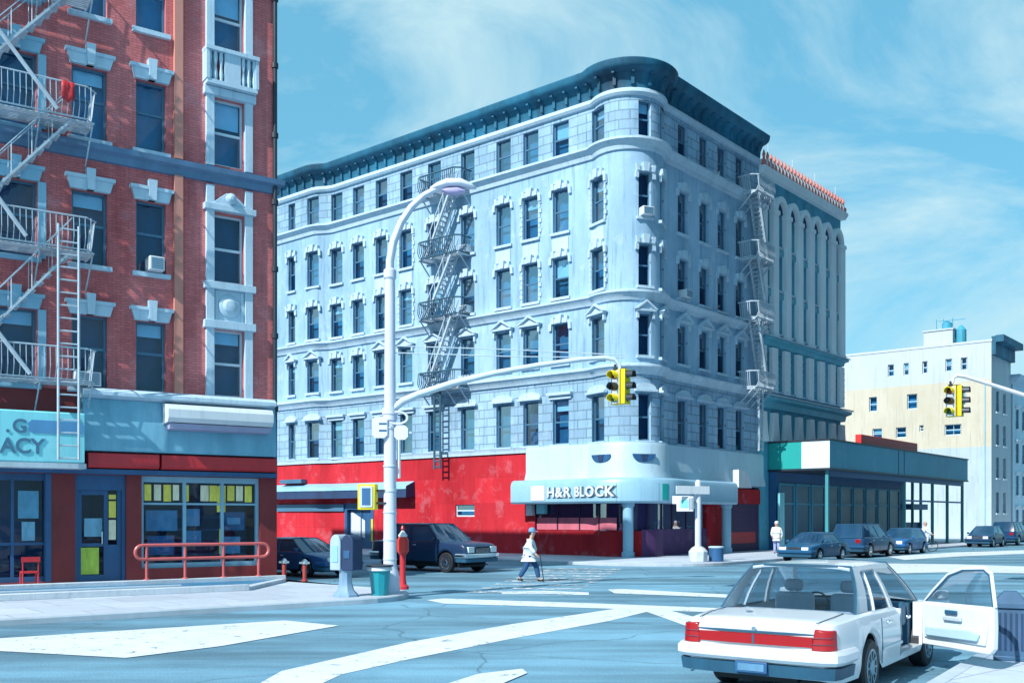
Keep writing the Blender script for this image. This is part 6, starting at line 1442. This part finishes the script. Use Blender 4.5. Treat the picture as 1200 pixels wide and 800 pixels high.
c = (9.22, 45.2); t = thing('barrel', (*c, .13), 'small blue barrel bin with pale rim beside the sign post', 'barrel')
q = MB(); q.lathe((*c, .13), [(.30, 0), (.33, .05), (.33, .6), (.30, .62)], 18); q.build('drum', M_BLUE, t)
q = MB(); q.lathe((*c, .73), [(.32, 0), (.35, .02), (.35, .07), (.28, .09)], 18); q.build('rim', M_TRIM, t)
# dark blue bin with a pointed lid on the near pavement
Yb = 14.2; c = (ray(1184) * Yb, Yb); t = thing('bollard_bin', (*c, .13), 'dark blue square litter bin with pointed lid beside the open car door', 'litter bin')
fr = Fr(c, (.9, -.43), (-.43, -.9)); w = .2
q = MB(); q.box(fr, -w, w, -w, w, .13, .86); q.box(fr, -w - .02, w + .02, -w - .02, w + .02, .13, .2); q.build('bin_body', mat('slate_blue_bin', (.045, .11, .20), .5, var=.3, scale=4), t, bevel=.015)
q = MB(); q.box(fr, -w - .03, w + .03, -w - .03, w + .03, .865, .93); b_ = [fr(-w - .03, -w - .03, .93), fr(w + .03, -w - .03, .93), fr(w + .03, w + .03, .93), fr(-w - .03, w + .03, .93)]; tp = [fr(-.08, -.08, 1.10), fr(.08, -.08, 1.10), fr(.08, .08, 1.10), fr(-.08, .08, 1.10)]
q.grid([b_, tp], closed=True); q.quad(*tp); q.build('lid', MATS['slate_blue_bin'], t, bevel=.01)
q = MB()
for k in range(5): q.box(fr, -.15 + k * .07, -.12 + k * .07, w + .001, w + .012, .28, .80)
q.build('slats', M_NAVY, t, smooth=0)
# ------------------------------------------------------------------ light, sky, camera
sd = Vector((-.66, -.751)); sd.normalize(); EL = R(41)
sun = bpy.data.lights.new('sun', 'SUN'); sun.energy = 5.0; sun.angle = R(.5); sun.color = (1, .97, .92)
so = bpy.data.objects.new('sun', sun); COL.objects.link(so)
dv = Vector((sd.x * math.cos(EL), sd.y * math.cos(EL), math.sin(EL))); so.rotation_euler = dv.to_track_quat('Z', 'Y').to_euler(); so.location = dv * 60
w = bpy.data.worlds.new('World'); scn.world = w; w.use_nodes = True; nt = w.node_tree; L = nt.links
bg = nt.nodes['Background']; sky = nn(nt, 'ShaderNodeTexSky', sky_type='NISHITA'); sky.sun_disc = False; sky.sun_elevation = EL; sky.sun_rotation = math.atan2(sd.x, sd.y); sky.altitude = 0; sky.air_density = 1.2; sky.dust_density = .15; sky.ozone_density = 3.0
tc = nn(nt, 'ShaderNodeTexCoord'); mp = nn(nt, 'ShaderNodeMapping'); mp.inputs['Location'].default_value = (3.1, 1.7, .6); mp.inputs['Scale'].default_value = (1.0, 1.0, 2.6); mp.inputs['Rotation'].default_value = (R(12), R(-16), R(20))
n1 = nn(nt, 'ShaderNodeTexNoise'); n1.inputs['Scale'].default_value = 2.0; n1.inputs['Detail'].default_value = 7; n1.inputs['Roughness'].default_value = .62; n1.inputs['Distortion'].default_value = .9
L.new(tc.outputs['Generated'], mp.inputs['Vector']); L.new(mp.outputs[0], n1.inputs['Vector'])
cr = nn(nt, 'ShaderNodeMapRange'); cr.inputs['From Min'].default_value = .43; cr.inputs['From Max'].default_value = .66; cr.inputs['To Max'].default_value = .85; L.new(n1.outputs['Fac'], cr.inputs['Value'])
tint = nn(nt, 'ShaderNodeMix', data_type='RGBA', blend_type='MULTIPLY'); tint.inputs[0].default_value = 1; tint.inputs[7].default_value = SKY_TINT; L.new(sky.outputs[0], tint.inputs[6])
haz = nn(nt, 'ShaderNodeMix', data_type='RGBA'); haz.inputs[0].default_value = .7; haz.inputs[7].default_value = SKY_BASE; L.new(tint.outputs[2], haz.inputs[6])
mx = nn(nt, 'ShaderNodeMix', data_type='RGBA'); L.new(cr.outputs[0], mx.inputs[0]); L.new(haz.outputs[2], mx.inputs[6]); mx.inputs[7].default_value = CLOUD
L.new(mx.outputs[2], bg.inputs['Color']); bg.inputs['Strength'].default_value = SKY_STR
cam = bpy.data.cameras.new('camera'); cam.sensor_width = 36; cam.lens = 36 * F / 1200; cam.shift_y = (HY - 400) / 1200; cam.clip_end = 4000; cam.clip_start = .1
co = bpy.data.objects.new('camera', cam); COL.objects.link(co); co.location = (0, 0, H); co.rotation_euler = (R(90), 0, 0); scn.camera = co
scn.view_settings.view_transform = 'Standard'; scn.view_settings.look = 'None'; scn.view_settings.exposure = EXPO; scn.view_settings.gamma = 1
scn.cycles.max_bounces = 6; scn.cycles.transparent_max_bounces = 12; scn.cycles.use_denoising = True
